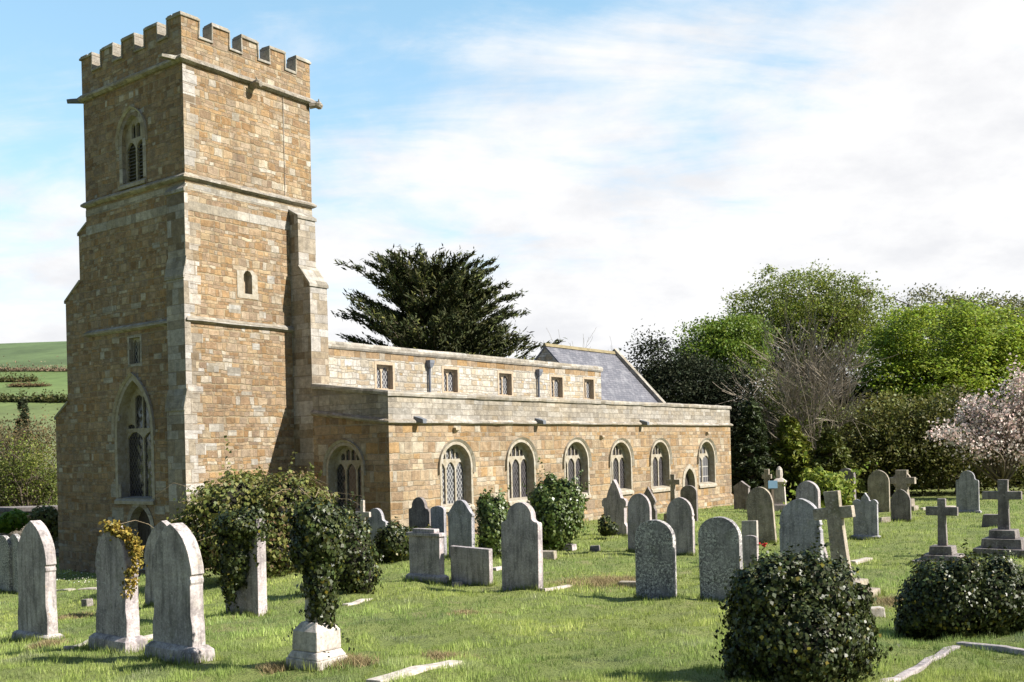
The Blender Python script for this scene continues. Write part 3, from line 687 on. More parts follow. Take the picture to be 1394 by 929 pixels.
# ---- nave clerestory
NS, NE = -.63, 20.95
CW = [(3.35, .5, 6.85, 7.9), (7.72, .5, 6.85, 7.92), (11.92, .52, 6.83, 7.92), (16.47, .54, 6.83, 7.93), (19.65, .5, 6.83, 7.94)]
SN = mpS(NS); m = MB()
m.plate([(-.02, 5.9), (NE, 5.9), (NE, 8.5), (-.02, 8.5)], [[(c-a, z0), (c+a, z0), (c+a, z1), (c-a, z1)] for c, a, z0, z1 in CW], SN, 0, reveal=.4)
m.add([(NE, NS, 5), (NE, 7.1, 5), (NE, 7.1, 8.5), (NE, NS, 8.5)], [(0,1,2,3)]); m.add([(-.02, 7.1, 5), (NE, 7.1, 5), (NE, 7.1, 8.5), (-.02, 7.1, 8.5)], [(0,1,2,3)])
m.build('nave_wall', M['clere'], church)
m = MB(); m.box(0.02, NE-.02, NS-.006, NS+.05, 8.12, 8.42); m.build('stone_band', M['ochre_band'], church)
m = MB(); m.sweep([(-.02, NS, 8.46, 0, -1), (NE, NS, 8.46, 1, -1), (NE, 7.1, 8.46, 1, 1), (-.02, 7.1, 8.46, 0, 1)], [(.05, -.06), (.1, .02), (.1, .16), (.04, .24), (-.35, .27), (-.35, -.06)]); m.build('coping', M['pale'], church, rough=.03)
m = MB(); m.add([(0, NS+.2, 8.3), (NE-.1, NS+.2, 8.3), (NE-.1, 3.25, 8.55), (0, 3.25, 8.55), (NE-.1, 6.9, 8.3), (0, 6.9, 8.3)], [(0,1,2,3), (3,2,4,5)]); m.build('nave_roof', M['lead'], church)
for c, a, z0, z1 in CW: square_window(SN, c, a, z0, z1, 2, .2, 'glass_guarded', 'brownwood', .12)
for e in (6.14, 14.65):
    m = MB(); m.tube([(e+.03, NS-.1, 7.95), (e, NS-.1, 7.6), (e, NS-.1, 6.2)], [.06, .055, .055], 8); dp = m.build('drainpipe', M['iron'], church)
    m = MB(); m.frustum(e+.03, NS-.13, 7.9, 8.1, .07, .07, .16, .12); m.box(e-.13, e+.19, NS-.26, NS-.01, 8.1, 8.24); m.build('hopper', M['spout'], dp, bevel=.01)
# ---- chancel
CE = 29.3; rid = 10.12; eav = 5.9; ys_ = 3.25-(rid-eav)/1.06; yn_ = 3.25+(rid-eav)/1.06
m = MB()
for yy in (ys_, yn_): m.hexa([(21.0, yy, eav), (CE-.3, yy, eav), (CE-.3, 3.25, rid), (21.0, 3.25, rid), (21.0, yy, eav+.12), (CE-.3, yy, eav+.12), (CE-.3, 3.25, rid+.12), (21.0, 3.25, rid+.12)])
ro = m.build('roof', M['slate'], church)
uvl = ro.data.uv_layers['UVMap'].data
for p in ro.data.polygons:
    for li in p.loop_indices:
        c = ro.data.vertices[ro.data.loops[li].vertex_index].co; uvl[li].uv = (c.x, c.z*1.45)
m = MB(); m.prism([(-.14, -.09), (.14, -.09), (.05, .1), (-.05, .1)], lambda u, z, d: (d, 3.25+u, rid+.15+z), 20.95, CE-.3); m.build('ridge_tile', plain('mossy_ridge_tile', (.2,.165,.095), .9, .35, 3), ro)
m = MB()
for a, b in ((ys_, 1), (yn_, -1)): m.hexa([(CE-.33, a-.05*b, eav+.0), (CE+.05, a-.05*b, eav), (CE+.05, 3.25, rid-.0), (CE-.33, 3.25, rid), (CE-.33, a-.05*b, eav+.42), (CE+.05, a-.05*b, eav+.42), (CE+.05, 3.25, rid+.45), (CE-.33, 3.25, rid+.45)])
m.build('coping', M['pale'], ro)
m = MB()
for e in (CE, 21.05):
    m.add([(e, ys_, 0 if e == CE else 8), (e, yn_, 0 if e == CE else 8), (e, yn_, eav if e == CE else 8.01), (e, 3.25, rid), (e, ys_, eav if e == CE else 8.01)] if e == CE else [(e-.01, 1.3, 8.2), (e-.01, 5.2, 8.2), (e-.01, 3.25, rid+.02)], [(0,1,2,3,4)] if e == CE else [(0,1,2)])
m.add([(21, ys_+.3, 0), (CE, ys_+.3, 0), (CE, ys_+.3, eav+.2), (21, ys_+.3, eav+.2)], [(0,1,2,3)]); m.add([(21, yn_-.3, 0), (CE, yn_-.3, 0), (CE, yn_-.3, eav+.2), (21, yn_-.3, eav+.2)], [(0,1,2,3)])
m.build('chancel_wall', M['clere'], church)

# ------------------------------------------------------------------ graves
AXS = Vector((-NX, -NY, 0)); AXE = Vector((EX, EY, 0))     # slab width axis (south) and depth axis (east)
GRP = 'headstones in the churchyard grass'
def outline(shape, w, h, rise=None):
    a = w/2; P = []
    def arc(cx, cz, rx, rz, t0, t1, n=10): return [(cx+rx*math.cos(t0+(t1-t0)*i/n), cz+rz*math.sin(t0+(t1-t0)*i/n)) for i in range(n+1)]
    def gothic(a_, zs, r, n=8):
        R = (r*r+a_*a_)/(2*a_); th = math.acos(max(-1, min(1, (R-a_)/R)))
        rt = [(a_-R+R*math.cos(th*i/n), zs+R*math.sin(th*i/n)) for i in range(n+1)]
        return rt + [(-x, z) for x, z in rt[-2::-1]]
    if shape == 'flat': return [(-a,0),(a,0),(a,h),(-a,h*.985)]
    if shape == 'round': r = rise or a*.85; return [(-a,0),(a,0)]+arc(0, h-r, a, r, 0, PI, 16)
    if shape == 'segment': r = rise or a*.45; return [(-a,0),(a,0)]+arc(0, h-r, a, r, 0, PI, 14)
    if shape == 'gothic': return [(-a,0),(a,0)]+gothic(a, h-(rise or a*1.15), rise or a*1.15)
    if shape == 'gothicstep':
        r = rise or a*1.5; zs = h-r; b = a*.93
        half = [(a,0),(a,h*.16),(b,h*.25),(b,zs-.13),(a*.97,zs-.1),(a*.97,zs-.06),(b,zs-.045),(b,zs-.02),(a,zs)]
        top = gothic(a, zs, r); return [(-x, z) for x, z in half[:1]] + half + top[1:-1] + [(-x, z) for x, z in half[:0:-1]]
    if shape == 'shoulder':
        r = a*.66; zs = h-r*1.05
        half = [(a,0),(a,zs-.3*a),(a*.96,zs-.2*a)]+[(a*.96-(a*.96-r)*math.sin(PI/2*i/5), zs-.2*a+.2*a*(1-math.cos(PI/2*i/5))) for i in range(1,6)]
        return [(-a,0)]+half+arc(0, zs+.02*a, r, h-zs-.02*a, 0.02, PI-.02, 12)+[(-x, z) for x, z in half[:0:-1]]
    if shape == 'ogee':
        zs = h-a*1.1; half = [(a,0),(a*1.0,zs),(a*1.06,zs+.03),(a*1.06,zs+.09),(a*.94,zs+.13)]
        n = 7; up = [(a*.94*(1-i/n)**.8*(1-.08*math.sin(PI*i/n)), zs+.13+(h-zs-.13)*math.sin(PI/2*i/n)**1.1) for i in range(1, n)]
        half += up; return [(-a,0)]+half+[(0,h)]+[(-x, z) for x, z in half[:0:-1]]
    if shape == 'trilobe':
        zs = h-a*.95; half = [(a,0),(a,zs)]+arc(a*.72, zs+.02, a*.32, a*.34, 0, PI*.8, 6)+[(a*.34, zs+.32*a)]
        return [(-a,0)]+half+[(a*.3,zs+.5*a),(0,h)]+[(-x, z) for x, z in half[:0:-1]][0:0]+[(-a*.3,zs+.5*a)]+[(-x, z) for x, z in half[:0:-1]]
    if shape == 'gable': return [(-a,0),(a,0),(a,h-a*.9),(a*1.08,h-a*.86),(a*1.08,h-a*.74),(0,h),(-a*1.08,h-a*.74),(-a*1.08,h-a*.86),(-a,h-a*.9)]
    if shape == 'flare': return [(-a,0),(a,0),(a,h*.42),(a*.78,h*.5),(a*.78,h*.56),(a*.98,h*.64),(a*.9,h*.7),(0,h),(-a*.9,h*.7),(-a*.98,h*.64),(-a*.78,h*.56),(-a*.78,h*.5),(-a,h*.42)]
    if shape == 'ornate':
        half = [(a,0),(a,h*.16),(a*.84,h*.22),(a*.84,h*.5),(a*.98,h*.52),(a*1.0,h*.6),(a*.86,h*.66),(a*.6,h*.67),(a*.44,h*.8),(a*.2,h*.92)]
        return [(-a,0)]+half+[(0,h)]+[(-x, z) for x, z in half[:0:-1]]
    if shape == 'shield': # broad arch with notched shoulders
        zs = h-a*1.0; half = [(a,0),(a,zs-.22),(a*.95,zs-.2),(a*.95,zs-.12),(a*1.02,zs-.1)]
        return [(-a,0)]+half+gothic(a*.98, zs-.06, h-zs+.06)+[(-x, z) for x, z in half[:0:-1]]
    if shape == 'flarebase':
        r = a*.72; zs = h-r*1.1
        half = [(a*1.15,0),(a*1.12,h*.12),(a*.86,h*.3),(a*.84,h*.4),(a*.72,h*.45)]
        return [(-a*1.15,0)]+half+gothic(r, zs, h-zs)+[(-x, z) for x, z in half[:0:-1]]
    raise KeyError(shape)
def place(xl, xr, yb, D=None):
    if D is None: X, D = ground_hit((xl+xr)/2, yb)
    rl = ray(xl, yb)[0]; rr = ray(xr, yb)[0]
    # left and right bottom corners of a slab whose middle stands at depth D
    wd = 1.0
    for _ in range(8):
        DL = D - AXS.y*wd/2; XL = rl*DL; wd = (rr*DL-XL)/(AXS.x-rr*AXS.y)
    DL = D - AXS.y*wd/2; XL = rl*DL
    return Vector((XL+AXS.x*wd/2, D, 0)), wd
def stone(label, xl, xr, yt, yb, shape, th, mat, D=None, plinth=0, yaw=0, lean=(0, 0), rise=None, cap=None, name='headstone', cat='headstone', group=GRP, flush=.0):
    p, wd = place(xl, xr, yb, D); zb = zg(p.x, p.y); zt = at((xl+xr)/2, yt, p.y).z; h = max(.25, zt-zb)
    mp = lambda u, z, d: (u, d, z)
    def shape_mb(z0):
        m = MB(); pts = outline(shape, wd, h-z0, rise); pts = [(u, z+z0 if z > 0 else z0-.12) for u, z in pts]
        m.prism(pts, mp, 0, th); return m
    if plinth or cap:
        t_ = empty(name, (p.x, p.y, zb), STONE_ROT+math.radians(yaw))
        sb = shape_mb(plinth); o = sb.build('slab', M[mat], t_, bevel=.014, rough=.009)
        o.rotation_euler = (math.radians(lean[1]), math.radians(lean[0]), 0)
        if plinth:
            m = MB(); a = wd/2+.07; m.hexa([(-a-.03,-.1,-.2),(a+.03,-.1,-.2),(a+.03,th+.1,-.2),(-a-.03,th+.1,-.2),(-a,-.07,plinth*.72),(a,-.07,plinth*.72),(a,th+.07,plinth*.72),(-a,th+.07,plinth*.72)])
            m.hexa([(-a,-.07,plinth*.72),(a,-.07,plinth*.72),(a,th+.07,plinth*.72),(-a,th+.07,plinth*.72),(-a+.05,-.02,plinth),(a-.05,-.02,plinth),(a-.05,th+.02,plinth),(-a+.05,th+.02,plinth)])
            m.build('plinth', M[mat], t_, bevel=.012, rough=.006)
        if cap:
            m = MB(); m.box(-wd/2-.05, wd/2+.05, -.05, th+.05, h-.02, h+.06); m.box(-wd/2+.12, wd/2-.14, -.01, th+.01, h+.06, h+.06+cap); m.build('cap', M[mat], t_, bevel=.015)
        tag(t_, label, cat, group); return t_
    o = shape_mb(0).build(name, M[mat], None, bevel=.014, rough=.009); o.location = (p.x, p.y, zb)
    o.rotation_euler = (math.radians(lean[1]), math.radians(lean[0]), STONE_ROT+math.radians(yaw)); tag(o, label, cat, group); return o
# the near group on the left
stone('plain pointed grey headstone with stepped shoulders, furthest left of the large near stones', 25, 65, 709, 872, 'gothicstep', .19, 'hs_mauve', plinth=.13)
stone('tall grey headstone crowned with yellowing ivy', 131, 173, 717, 887, 'gothicstep', .2, 'hs_grey', plinth=.2, lean=(1, 0))
stone('clean tall pointed headstone on a broad plinth, biggest of the near stones', 209, 263, 713, 902, 'gothicstep', .19, 'hs_mauve', plinth=.2, rise=.62)
stone('pointed headstone half hidden behind the tall stone on a broad plinth', 199, 246, 709, 826, 'gothicstep', .16, 'hs_mauve', yaw=3)
stone('old headstone crusted with pale lichen at the extreme left edge', -6, 13, 729, 806, 'round', .14, 'hs_speck')
stone('small lichened headstone beside the boundary wall', 10, 30, 727, 808, 'gothic', .14, 'hs_speck', yaw=-4)
stone('square headstone whose front is cloaked in dark ivy', 307, 352, 706, 836, 'flat', .2, 'hs_grey')
# the middle group in front of the aisle
stone('headstone with rounded shoulders below the shaded aisle window', 497, 526, 692, 752, 'shoulder', .13, 'hs_blue')
stone('dark headstone with a round head and small shoulders against the aisle corner', 557, 584, 677, 738, 'shoulder', .13, 'hs_dark', D=31.5)
stone('narrow round-headed headstone between two taller stones near the aisle corner', 587, 605, 689, 740, 'segment', .12, 'hs_blue', D=31)
stone('headstone with an ogee point standing under the lattice window', 611, 643, 681, 762, 'ogee', .15, 'hs_blue')
stone('squat headstone with a square cap and moulded foot', 558, 599, 729, 792, 'flat', .17, 'hs_grey', plinth=.16, cap=.09)
stone('low broken rectangular headstone tilted beside the big shouldered stone', 614, 667, 745, 798, 'flat', .13, 'hs_grey', lean=(2.2, 3))
stone('large shouldered headstone leaning slightly, tallest in the middle of the lawn', 684, 733, 684, 803, 'shoulder', .18, 'hs_grey', lean=(-1, -2), yaw=2)
stone('pale worn headstone half swallowed by a rounded ivy bush', 653, 672, 716, 764, 'round', .12, 'hs_blue', D=30)
# right of centre
stone('ornate pointed headstone with crocketed shoulders and ivy at its foot', 820, 853, 653, 729, 'ornate', .22, 'hs_grey')
stone('round-headed headstone overlapping the ornate pointed one', 855, 886, 672, 753, 'round', .13, 'hs_grey', rise=.5)
stone('gable-topped flared headstone peeping over a round-headed one', 872, 893, 663, 716, 'flare', .15, 'hs_dark', D=42)
stone('round headstone thickly spotted with lichen beside a twin, left of the pair', 866, 918, 708, 818, 'round', .13, 'hs_speck')
stone('round headstone thickly spotted with lichen touching the big ivy bush', 953, 1010, 704, 820, 'round', .13, 'hs_speck', yaw=-2, lean=(-1, 0))
stone('slender arched headstone with waisted side in front of the small stone cross', 908, 944, 677, 756, 'shield', .13, 'hs_grey')
stone('small round headstone next to the priest door', 927, 949, 661, 712, 'round', .13, 'hs_dark', D=45)
stone('plain square-topped pale headstone behind a lichen-spotted round one', 1010, 1031, 709, 760, 'flat', .12, 'hs_pale', D=26.5)
stone('little arched footstone in front of the square-topped pale stone', 1012, 1031, 729, 775, 'segment', .1, 'hs_grey', D=24.5, name='footstone', cat='footstone')
stone('leaning headstone mottled with pale lichen near the blue sign', 1021, 1056, 663, 740, 'round', .14, 'hs_brown', lean=(-4, 0), yaw=3, rise=.55)
stone('big blue-grey headstone with notched shoulder directly left of the large cross', 1062, 1118, 679, 778, 'shield', .17, 'hs_blue', D=22)
stone('broad-footed headstone rising behind the big blue-grey stone', 1079, 1122, 655, 764, 'flarebase', .17, 'hs_grey', D=25)
stone('gabled low tomb end by the far corner of the aisle', 999, 1019, 655, 690, 'gable', .25, 'hs_dark', D=55)
stone('dark headstone with round head under the trees, framed by lime leaves', 1141, 1163, 638, 684, 'round', .3, 'hs_dark', D=50)
stone('tall pointed headstone streaked with damp by the dark hedge', 1182, 1211, 640, 698, 'gothic', .15, 'hs_brown')
stone('small black pointed headstone in front of the wheel-headed one', 1213, 1240, 666, 710, 'gothic', .12, 'hs_dark', rise=.55)
stone('three-lobed headstone with sharp centre peak on the open lawn', 1162, 1195, 671, 735, 'trilobe', .14, 'hs_blue', plinth=.14)
stone('wide shouldered headstone standing alone before the pink blossom', 1302, 1333, 641, 698, 'shoulder', .14, 'hs_blue', plinth=.1)
# crosses
def cross(label, xc, yt, yb, arm_l, arm_r, arm_y0, arm_y1, sw, mat, steps=(), D=None, yaw=0, lean=(0, 0), th=None, ring=False, name='stone_cross'):
    if D is None: X, D = ground_hit(xc, yb)
    k = D/F/(AXS.x+.12); base = at(xc, yb, D); zb = zg(base.x, D); zt = at(xc, yt, D).z
    t_ = empty(name, (base.x, D, zb), STONE_ROT+math.radians(yaw)); z = -.15
    for w_, d_, h_ in steps:
        m = MB(); m.frustum(0, 0, z, h_, w_/2+.02, d_/2+.02, w_/2, d_/2); m.build('step', M[mat], t_, bevel=.02, rough=.008); z = h_
    sw_ = sw*k; th = th or sw_*.62; za0 = at(xc, arm_y1, D).z-zb; za1 = at(xc, arm_y0, D).z-zb; h = zt-zb; al = (arm_l-xc)*k; ar = (arm_r-xc)*k
    m = MB(); b = sw_/2; pts = [(-b*1.15, max(z, 0)-.02), (b*1.15, max(z, 0)-.02), (b*.95, za0), (ar, za0), (ar, za1), (b*.95, za1), (b, h), (-b, h), (-b*.95, za1), (al, za1), (al, za0), (-b*.95, za0)]
    m.prism(pts, lambda u, z_, d: (u, d, z_), -th/2, th/2); o = m.build('cross', M[mat], t_, bevel=.018, rough=.006)
    o.rotation_euler = (math.radians(lean[1]), math.radians(lean[0]), 0)
    if ring:
        m = MB(); zc = (za0+za1)/2; r0 = (h-zc)*.62; r1 = r0*1.35; n = 20
        vs = []; fs = []
        for i in range(n):
            a = 2*PI*i/n
            for r, d in ((r0, -th*.3), (r1, -th*.3), (r1, th*.3), (r0, th*.3)): vs.append((r*math.cos(a), d, zc+r*math.sin(a)))
        for i in range(n):
            j = (i+1) % n
            for q in range(4): fs.append((i*4+q, j*4+q, j*4+(q+1) % 4, i*4+(q+1) % 4))
        m.add(vs, fs); m.build('ring', M[mat], t_)
    tag(t_, label, 'stone cross', 'stone crosses among the graves'); return t_
cross('large plain lichened stone cross between the two ivy bushes, leaning a little', 1151, 668, 808, 1125, 1175, 690, 706, 19, 'hs_brown', [(1.0, .9, .2), (.66, .6, .38)], D=18.6, lean=(-6, 0))
cross('stone cross on three square steps rising above the right-hand ivy bush', 1284, 679, 772, 1265, 1303, 690, 702, 10, 'hs_dark', [(1.25, 1.1, .12), (.85, .75, .26), (.52, .48, .47)], D=25)
cross('tall stone cross on a heavy stepped base at the picture edge', 1368, 653, 768, 1344, 1389, 669, 680, 12, 'hs_dark', [(1.3, 1.2, .27), (.95, .85, .52), (.62, .58, .74)], D=26.5)
cross('small stone cross seen against the wall beside the priest door', 917, 646, 700, 908, 927, 653, 660, 6, 'hs_brown', [(.7, .6, .3), (.45, .4, .6)], D=46, ring=False)
cross('slim stone cross standing left of the pinnacle monument', 1045, 639, 690, 1039, 1051, 646, 652, 6, 'hs_brown', [(.7, .6, .35)], D=52)
cross('wheel-headed stone cross against the dark hedge behind a black pointed stone', 1229, 640, 700, 1214, 1245, 650, 659, 14, 'hs_brown', [(1.3, .8, .25), (1.0, .6, .6)], D=50, ring=True)
cross('thin pale cross poking out of the shrubs below the shaded aisle window', 495, 681, 752, 483, 508, 697, 704, 6, 'hs_pale', [(.5, .5, .12)], D=28)
# other monuments
X, D = ground_hit(1062, 697); D = 52
b = at(1062, 690, D); zb = zg(b.x, D); t_ = empty('pinnacle_monument', (b.x, D, zb), STONE_ROT+.3); hh = at(1062, 635, D).z-zb
m = MB(); m.frustum(0, 0, -.1, .35, .5, .5, .46, .46); m.build('step', M['hs_grey'], t_, bevel=.02)
m = MB(); m.frustum(0, 0, .35, hh*.62, .3, .3, .25, .25); m.build('pedestal', M['hs_pale'], t_, bevel=.02)
m = MB(); m.frustum(0, 0, hh*.62, hh*.66, .3, .3, .36, .36); m.frustum(0, 0, hh*.66, hh*.74, .36, .36, .14, .14); m.lathe([(.14, hh*.73), (.17, hh*.8), (.16, hh*.92), (.09, hh*.98), (.02, hh)], 10); m.build('finial', M['hs_pale'], t_)
tag(t_, 'slender pinnacle monument with a domed finial near the far end of the aisle', 'monument')
D = 41; b = at(1053, 735, D); zb = zg(b.x, D); t_ = empty('notice_sign', (b.x, D, zb), .15)
z1 = at(1053, 665, D).z-zb; z2 = at(1053, 654.5, D).z-zb
m = MB(); m.box(-.05, .05, -.04, .04, -.2, z2-.04); m.build('post', M['bark'], t_, bevel=.006)
m = MB(); m.box(-.2, .2, -.065, -.042, z1, z2); m.build('board', M['blue'], t_, bevel=.006); tag(t_, 'small blue notice board on a wooden post', 'sign')
# ivy column pedestal
X, D = ground_hit(431, 915); D += .3; X = ray(431, 880)[0]*D; ped = empty('cross_pedestal', (X, D, zg(X, D)), STONE_ROT); PED = (X, D)
k = D/F
m = MB(); m.frustum(0, 0, -.15, .1, .27, .24, .265, .235); m.frustum(0, 0, .1, .18, .26, .23, .21, .19); m.build('step', M['hs_pale'], ped, bevel=.02, rough=.01)
m = MB(); m.frustum(0, 0, .18, .4, .21, .19, .2, .18); m.frustum(0, 0, .4, .5, .2, .18, .13, .11); m.build('block', M['hs_pale'], ped, bevel=.02, rough=.01)
m = MB(); m.frustum(0, 0, .5, 1.75, .1, .085, .075, .065); m.frustum(0, 0, 1.35, 1.5, .2, .07, .2, .07); m.build('cross', M['hs_pale'], ped, bevel=.02)
tag(ped, 'pale stepped pedestal with a moulded block whose shaft vanishes into ivy', 'pedestal')
# kerbs, blocks, rubble
def kerb(label, p0, p1, wd=.16, h=.1, mat='kerb'):
    a = Vector((*ground_hit(*p0), 0)); b = Vector((*ground_hit(*p1), 0)); d = (b-a).normalized(); s_ = Vector((-d.y, d.x, 0))*wd/2
    n = max(2, int((b-a).length/.35)); m = MB(); rows = []
    for i in range(n+1):
        c = a.lerp(b, i/n); z = zg(c.x, c.y); j = random.uniform(-.012, .012)
        rows.append([(c.x-s_.x, c.y-s_.y, z-.12), (c.x+s_.x, c.y+s_.y, z-.12), (c.x+s_.x*.9, c.y+s_.y*.9, z+h+j), (c.x-s_.x*.9, c.y-s_.y*.9, z+h+j)])
    vs = [v for r in rows for v in r]; fs = [tuple(range(3, -1, -1)), tuple(n*4+q for q in range(4))]
    for i in range(n):
        for q in range(4): fs.append((i*4+q, i*4+4+q, i*4+4+(q+1) % 4, i*4+(q+1) % 4))
    c0 = a.lerp(b, .5); zc = zg(c0.x, c0.y); vs = [(x-c0.x, y-c0.y, z-zc) for x, y, z in vs]
    m.add(vs, fs); o = m.build('grave_kerb', M[mat], None, bevel=.015, rough=.012); o.location = (c0.x, c0.y, zc); tag(o, label, 'kerb', 'stone grave kerbs in the grass')
kerb('pale kerb running out of the lower picture edge left of centre', (508, 935), (622, 905), .2, .05)
kerb('pale worn kerb slanting between the two big ivy bushes', (1188, 935), (1302, 883), .1, .035, 'hs_grey')
kerb('shaded kerb along the foot of the right-hand ivy bush', (1305, 879), (1400, 893), .12, .05, 'hs_grey')
kerb('short kerb beside the foot of the large shouldered headstone', (738, 806), (777, 799), .16, .05)
kerb('pale kerb lying between the near stones on the left', (92, 886), (125, 874), .14, .05)
kerb('kerb behind the clean tall pointed headstone', (190, 874), (213, 869), .2, .07)
kerb('thin kerb in the grass right of the ivy column', (470, 826), (505, 818), .14, .05)
kerb('kerb fragment just right of the large leaning cross', (1160, 769), (1184, 763), .22, .08)
kerb('kerb behind the low broken rectangular headstone', (672, 777), (686, 775), .2, .07)
kerb('flat kerb on the lawn before the tower', (72, 806), (98, 805), .3, .06)
kerb('flat kerb left of the stone crowned with yellowing ivy', (108, 804), (134, 803), .3, .06)
kerb('long low kerb in front of the lone shouldered headstone', (1255, 695), (1300, 692), .25, .12)
def block(label, px, py, w_, d_, h_, mat='hs_brown', yaw=0, D=None):
    X, DD = ground_hit(px, py); m = MB(); m.frustum(0, 0, -.1, h_, w_/2, d_/2, w_/2*.9, d_/2*.88)
    o = m.build('stone_block', M[mat], None, bevel=.02, rough=.03); o.location = (X, DD, zg(X, DD)); o.rotation_euler = (0, 0, STONE_ROT+yaw); tag(o, label, 'stone block', 'loose stone blocks in the grass')
block('small dark block alone on the lawn near the ivy-crowned headstone', 119, 826, .26, .22, .2, 'hs_dark')
block('little block at the foot of the low broken headstone', 622, 799, .2, .2, .12, 'hs_grey')
block('reddish rubble block under the leafy evergreen shrub', 746, 761, .5, .35, .22, 'hs_brown', .3)
block('grey block at the right foot of the leafy evergreen shrub', 776, 750, .38, .3, .2, 'hs_grey')
block('dark rough block on the lawn left of the ornate pointed headstone', 810, 752, .32, .3, .2, 'hs_dark', .4)
block('stone lump in the brown earth patch', 856, 800, .45, .3, .12, 'hs_brown', .2)
block('pale square block near the small white daisies', 1014, 690, .6, .5, .5, 'hs_pale', .2)
block('step-like block left of the tall cross at the picture edge', 1354, 717, .8, .6, .45, 'hs_dark')
block('weathered block right of the large cross pedestal', 1188, 838, .34, .26, .12, 'hs_pale', .5)
block('low footstone beside the three-lobed headstone', 1205, 712, .5, .18, .22, 'hs_brown', .9)
# red flowers
X, D = ground_hit(1039, 749); m = MB()
for i in range(9):
    a = random.uniform(0, 6.3); r = random.uniform(.02, .13); c = Vector((r*math.cos(a), r*math.sin(a), random.uniform(.1, .2)))
    m.lathe([(.005, c.z-.03), (.045, c.z), (.05, c.z+.03), (.01, c.z+.035)], 7, c.x, c.y)
o = m.build('flower_bunch', M['red'], None); o.location = (X, D, zg(X, D)); tag(o, 'bunch of red flowers on the grass before a mottled leaning headstone', 'flowers')

# ------------------------------------------------------------------ foliage helpers
def unit(n): v = rng.normal(size=(n, 3)); return v/np.linalg.norm(v, axis=1)[:, None]
def leaves(name, C, size, mat, parent=None, nrm=None, jit=.8, aspect=.6, axis=None, axj=.5, tint=None, var=.3, fold=.15):
    C = np.asarray(C, float); n = len(C); size = np.broadcast_to(size, (n,))*rng.uniform(.65, 1.35, n)
    N_ = unit(n) if nrm is None else nrm + unit(n)*jit
    N_ /= np.linalg.norm(N_, axis=1)[:, None]+1e-9
    A = unit(n) if axis is None else axis + unit(n)*axj
    A = A - N_*np.sum(A*N_, 1)[:, None]; A /= np.linalg.norm(A, axis=1)[:, None]+1e-9
    B = np.cross(N_, A); v = np.empty((n, 4, 3)); s_ = size[:, None]
    v[:, 0] = C-A*s_*.5; v[:, 2] = C+A*s_*.5; v[:, 1] = C+B*s_*.5*aspect+N_*s_*fold-A*s_*.08; v[:, 3] = C-B*s_*.5*aspect+N_*s_*fold-A*s_*.08
    t_ = rng.uniform(1-var, 1+var, (n, 1))*np.ones((1, 3)); t_[:, 0] *= rng.uniform(.85, 1.2, n)
    if mat.name.startswith('ivy'): t_[rng.uniform(size=n) < .06] *= np.array([3.0, 2.1, 1.0]); t_[rng.uniform(size=n) < .12] *= 1.7
    if tint is not None: t_ = t_*tint
    return raw_mesh(name, v.reshape(-1, 3), np.arange(4*n).reshape(-1, 4), mat, np.repeat(t_, 4, 0), parent)
def px_lobe(px, py, rx, ry, D, rd=None, dd=0):
    c = at(px, py, D+dd); k = (D+dd)/F; return (c.x, c.y, c.z, rx*k, (rd if rd else rx)*k, ry*k)
def inside(P, lobes, f=.92):
    r = np.zeros(len(P), bool)
    for cx, cy, cz, a, b, c in lobes: r |= ((P[:, 0]-cx)/(a*f))**2+((P[:, 1]-cy)/(b*f))**2+((P[:, 2]-cz)/(c*f))**2 < 1
    return r
def shell(lobes, n, depth=(.82, 1.06), zmin=None):
    w_ = np.array([a*c+a*b for _, _, _, a, b, c in lobes]); k = rng.choice(len(lobes), n, p=w_/w_.sum()); Lb = np.array(lobes)[k]
    u = unit(n); r = rng.uniform(*depth, n)
    bump = 1+.14*np.sin(u[:, 0]*6+Lb[:, 0]*3)*np.sin(u[:, 2]*7+Lb[:, 2])+.1*np.sin(u[:, 1]*11+u[:, 0]*9+Lb[:, 1])*np.sin(u[:, 2]*13)+.06*np.sin(u[:, 0]*23+u[:, 2]*19)
    P = Lb[:, :3]+u*Lb[:, 3:]*(r*bump)[:, None]; nr = u/Lb[:, 3:]; nr /= np.linalg.norm(nr, axis=1)[:, None]
    keep = ~inside(P, lobes, .78)
    if zmin is None: keep &= P[:, 2] > zg_arr(P[:, 0], P[:, 1])+.01
    return P[keep], nr[keep]
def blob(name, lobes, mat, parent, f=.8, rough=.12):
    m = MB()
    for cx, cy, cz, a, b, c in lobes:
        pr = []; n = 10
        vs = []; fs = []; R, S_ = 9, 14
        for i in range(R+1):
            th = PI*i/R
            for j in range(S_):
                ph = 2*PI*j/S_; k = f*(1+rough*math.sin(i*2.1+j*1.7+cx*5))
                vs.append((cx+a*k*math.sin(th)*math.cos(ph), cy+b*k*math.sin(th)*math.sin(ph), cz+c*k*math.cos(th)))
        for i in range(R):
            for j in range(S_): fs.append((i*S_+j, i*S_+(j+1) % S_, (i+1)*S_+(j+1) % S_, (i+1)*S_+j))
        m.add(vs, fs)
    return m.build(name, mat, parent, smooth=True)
def rebase(root):
    """put the root Empty at its plants' base while children keep their world shape"""
    for c in root.children: c.location = -Vector(root.location)
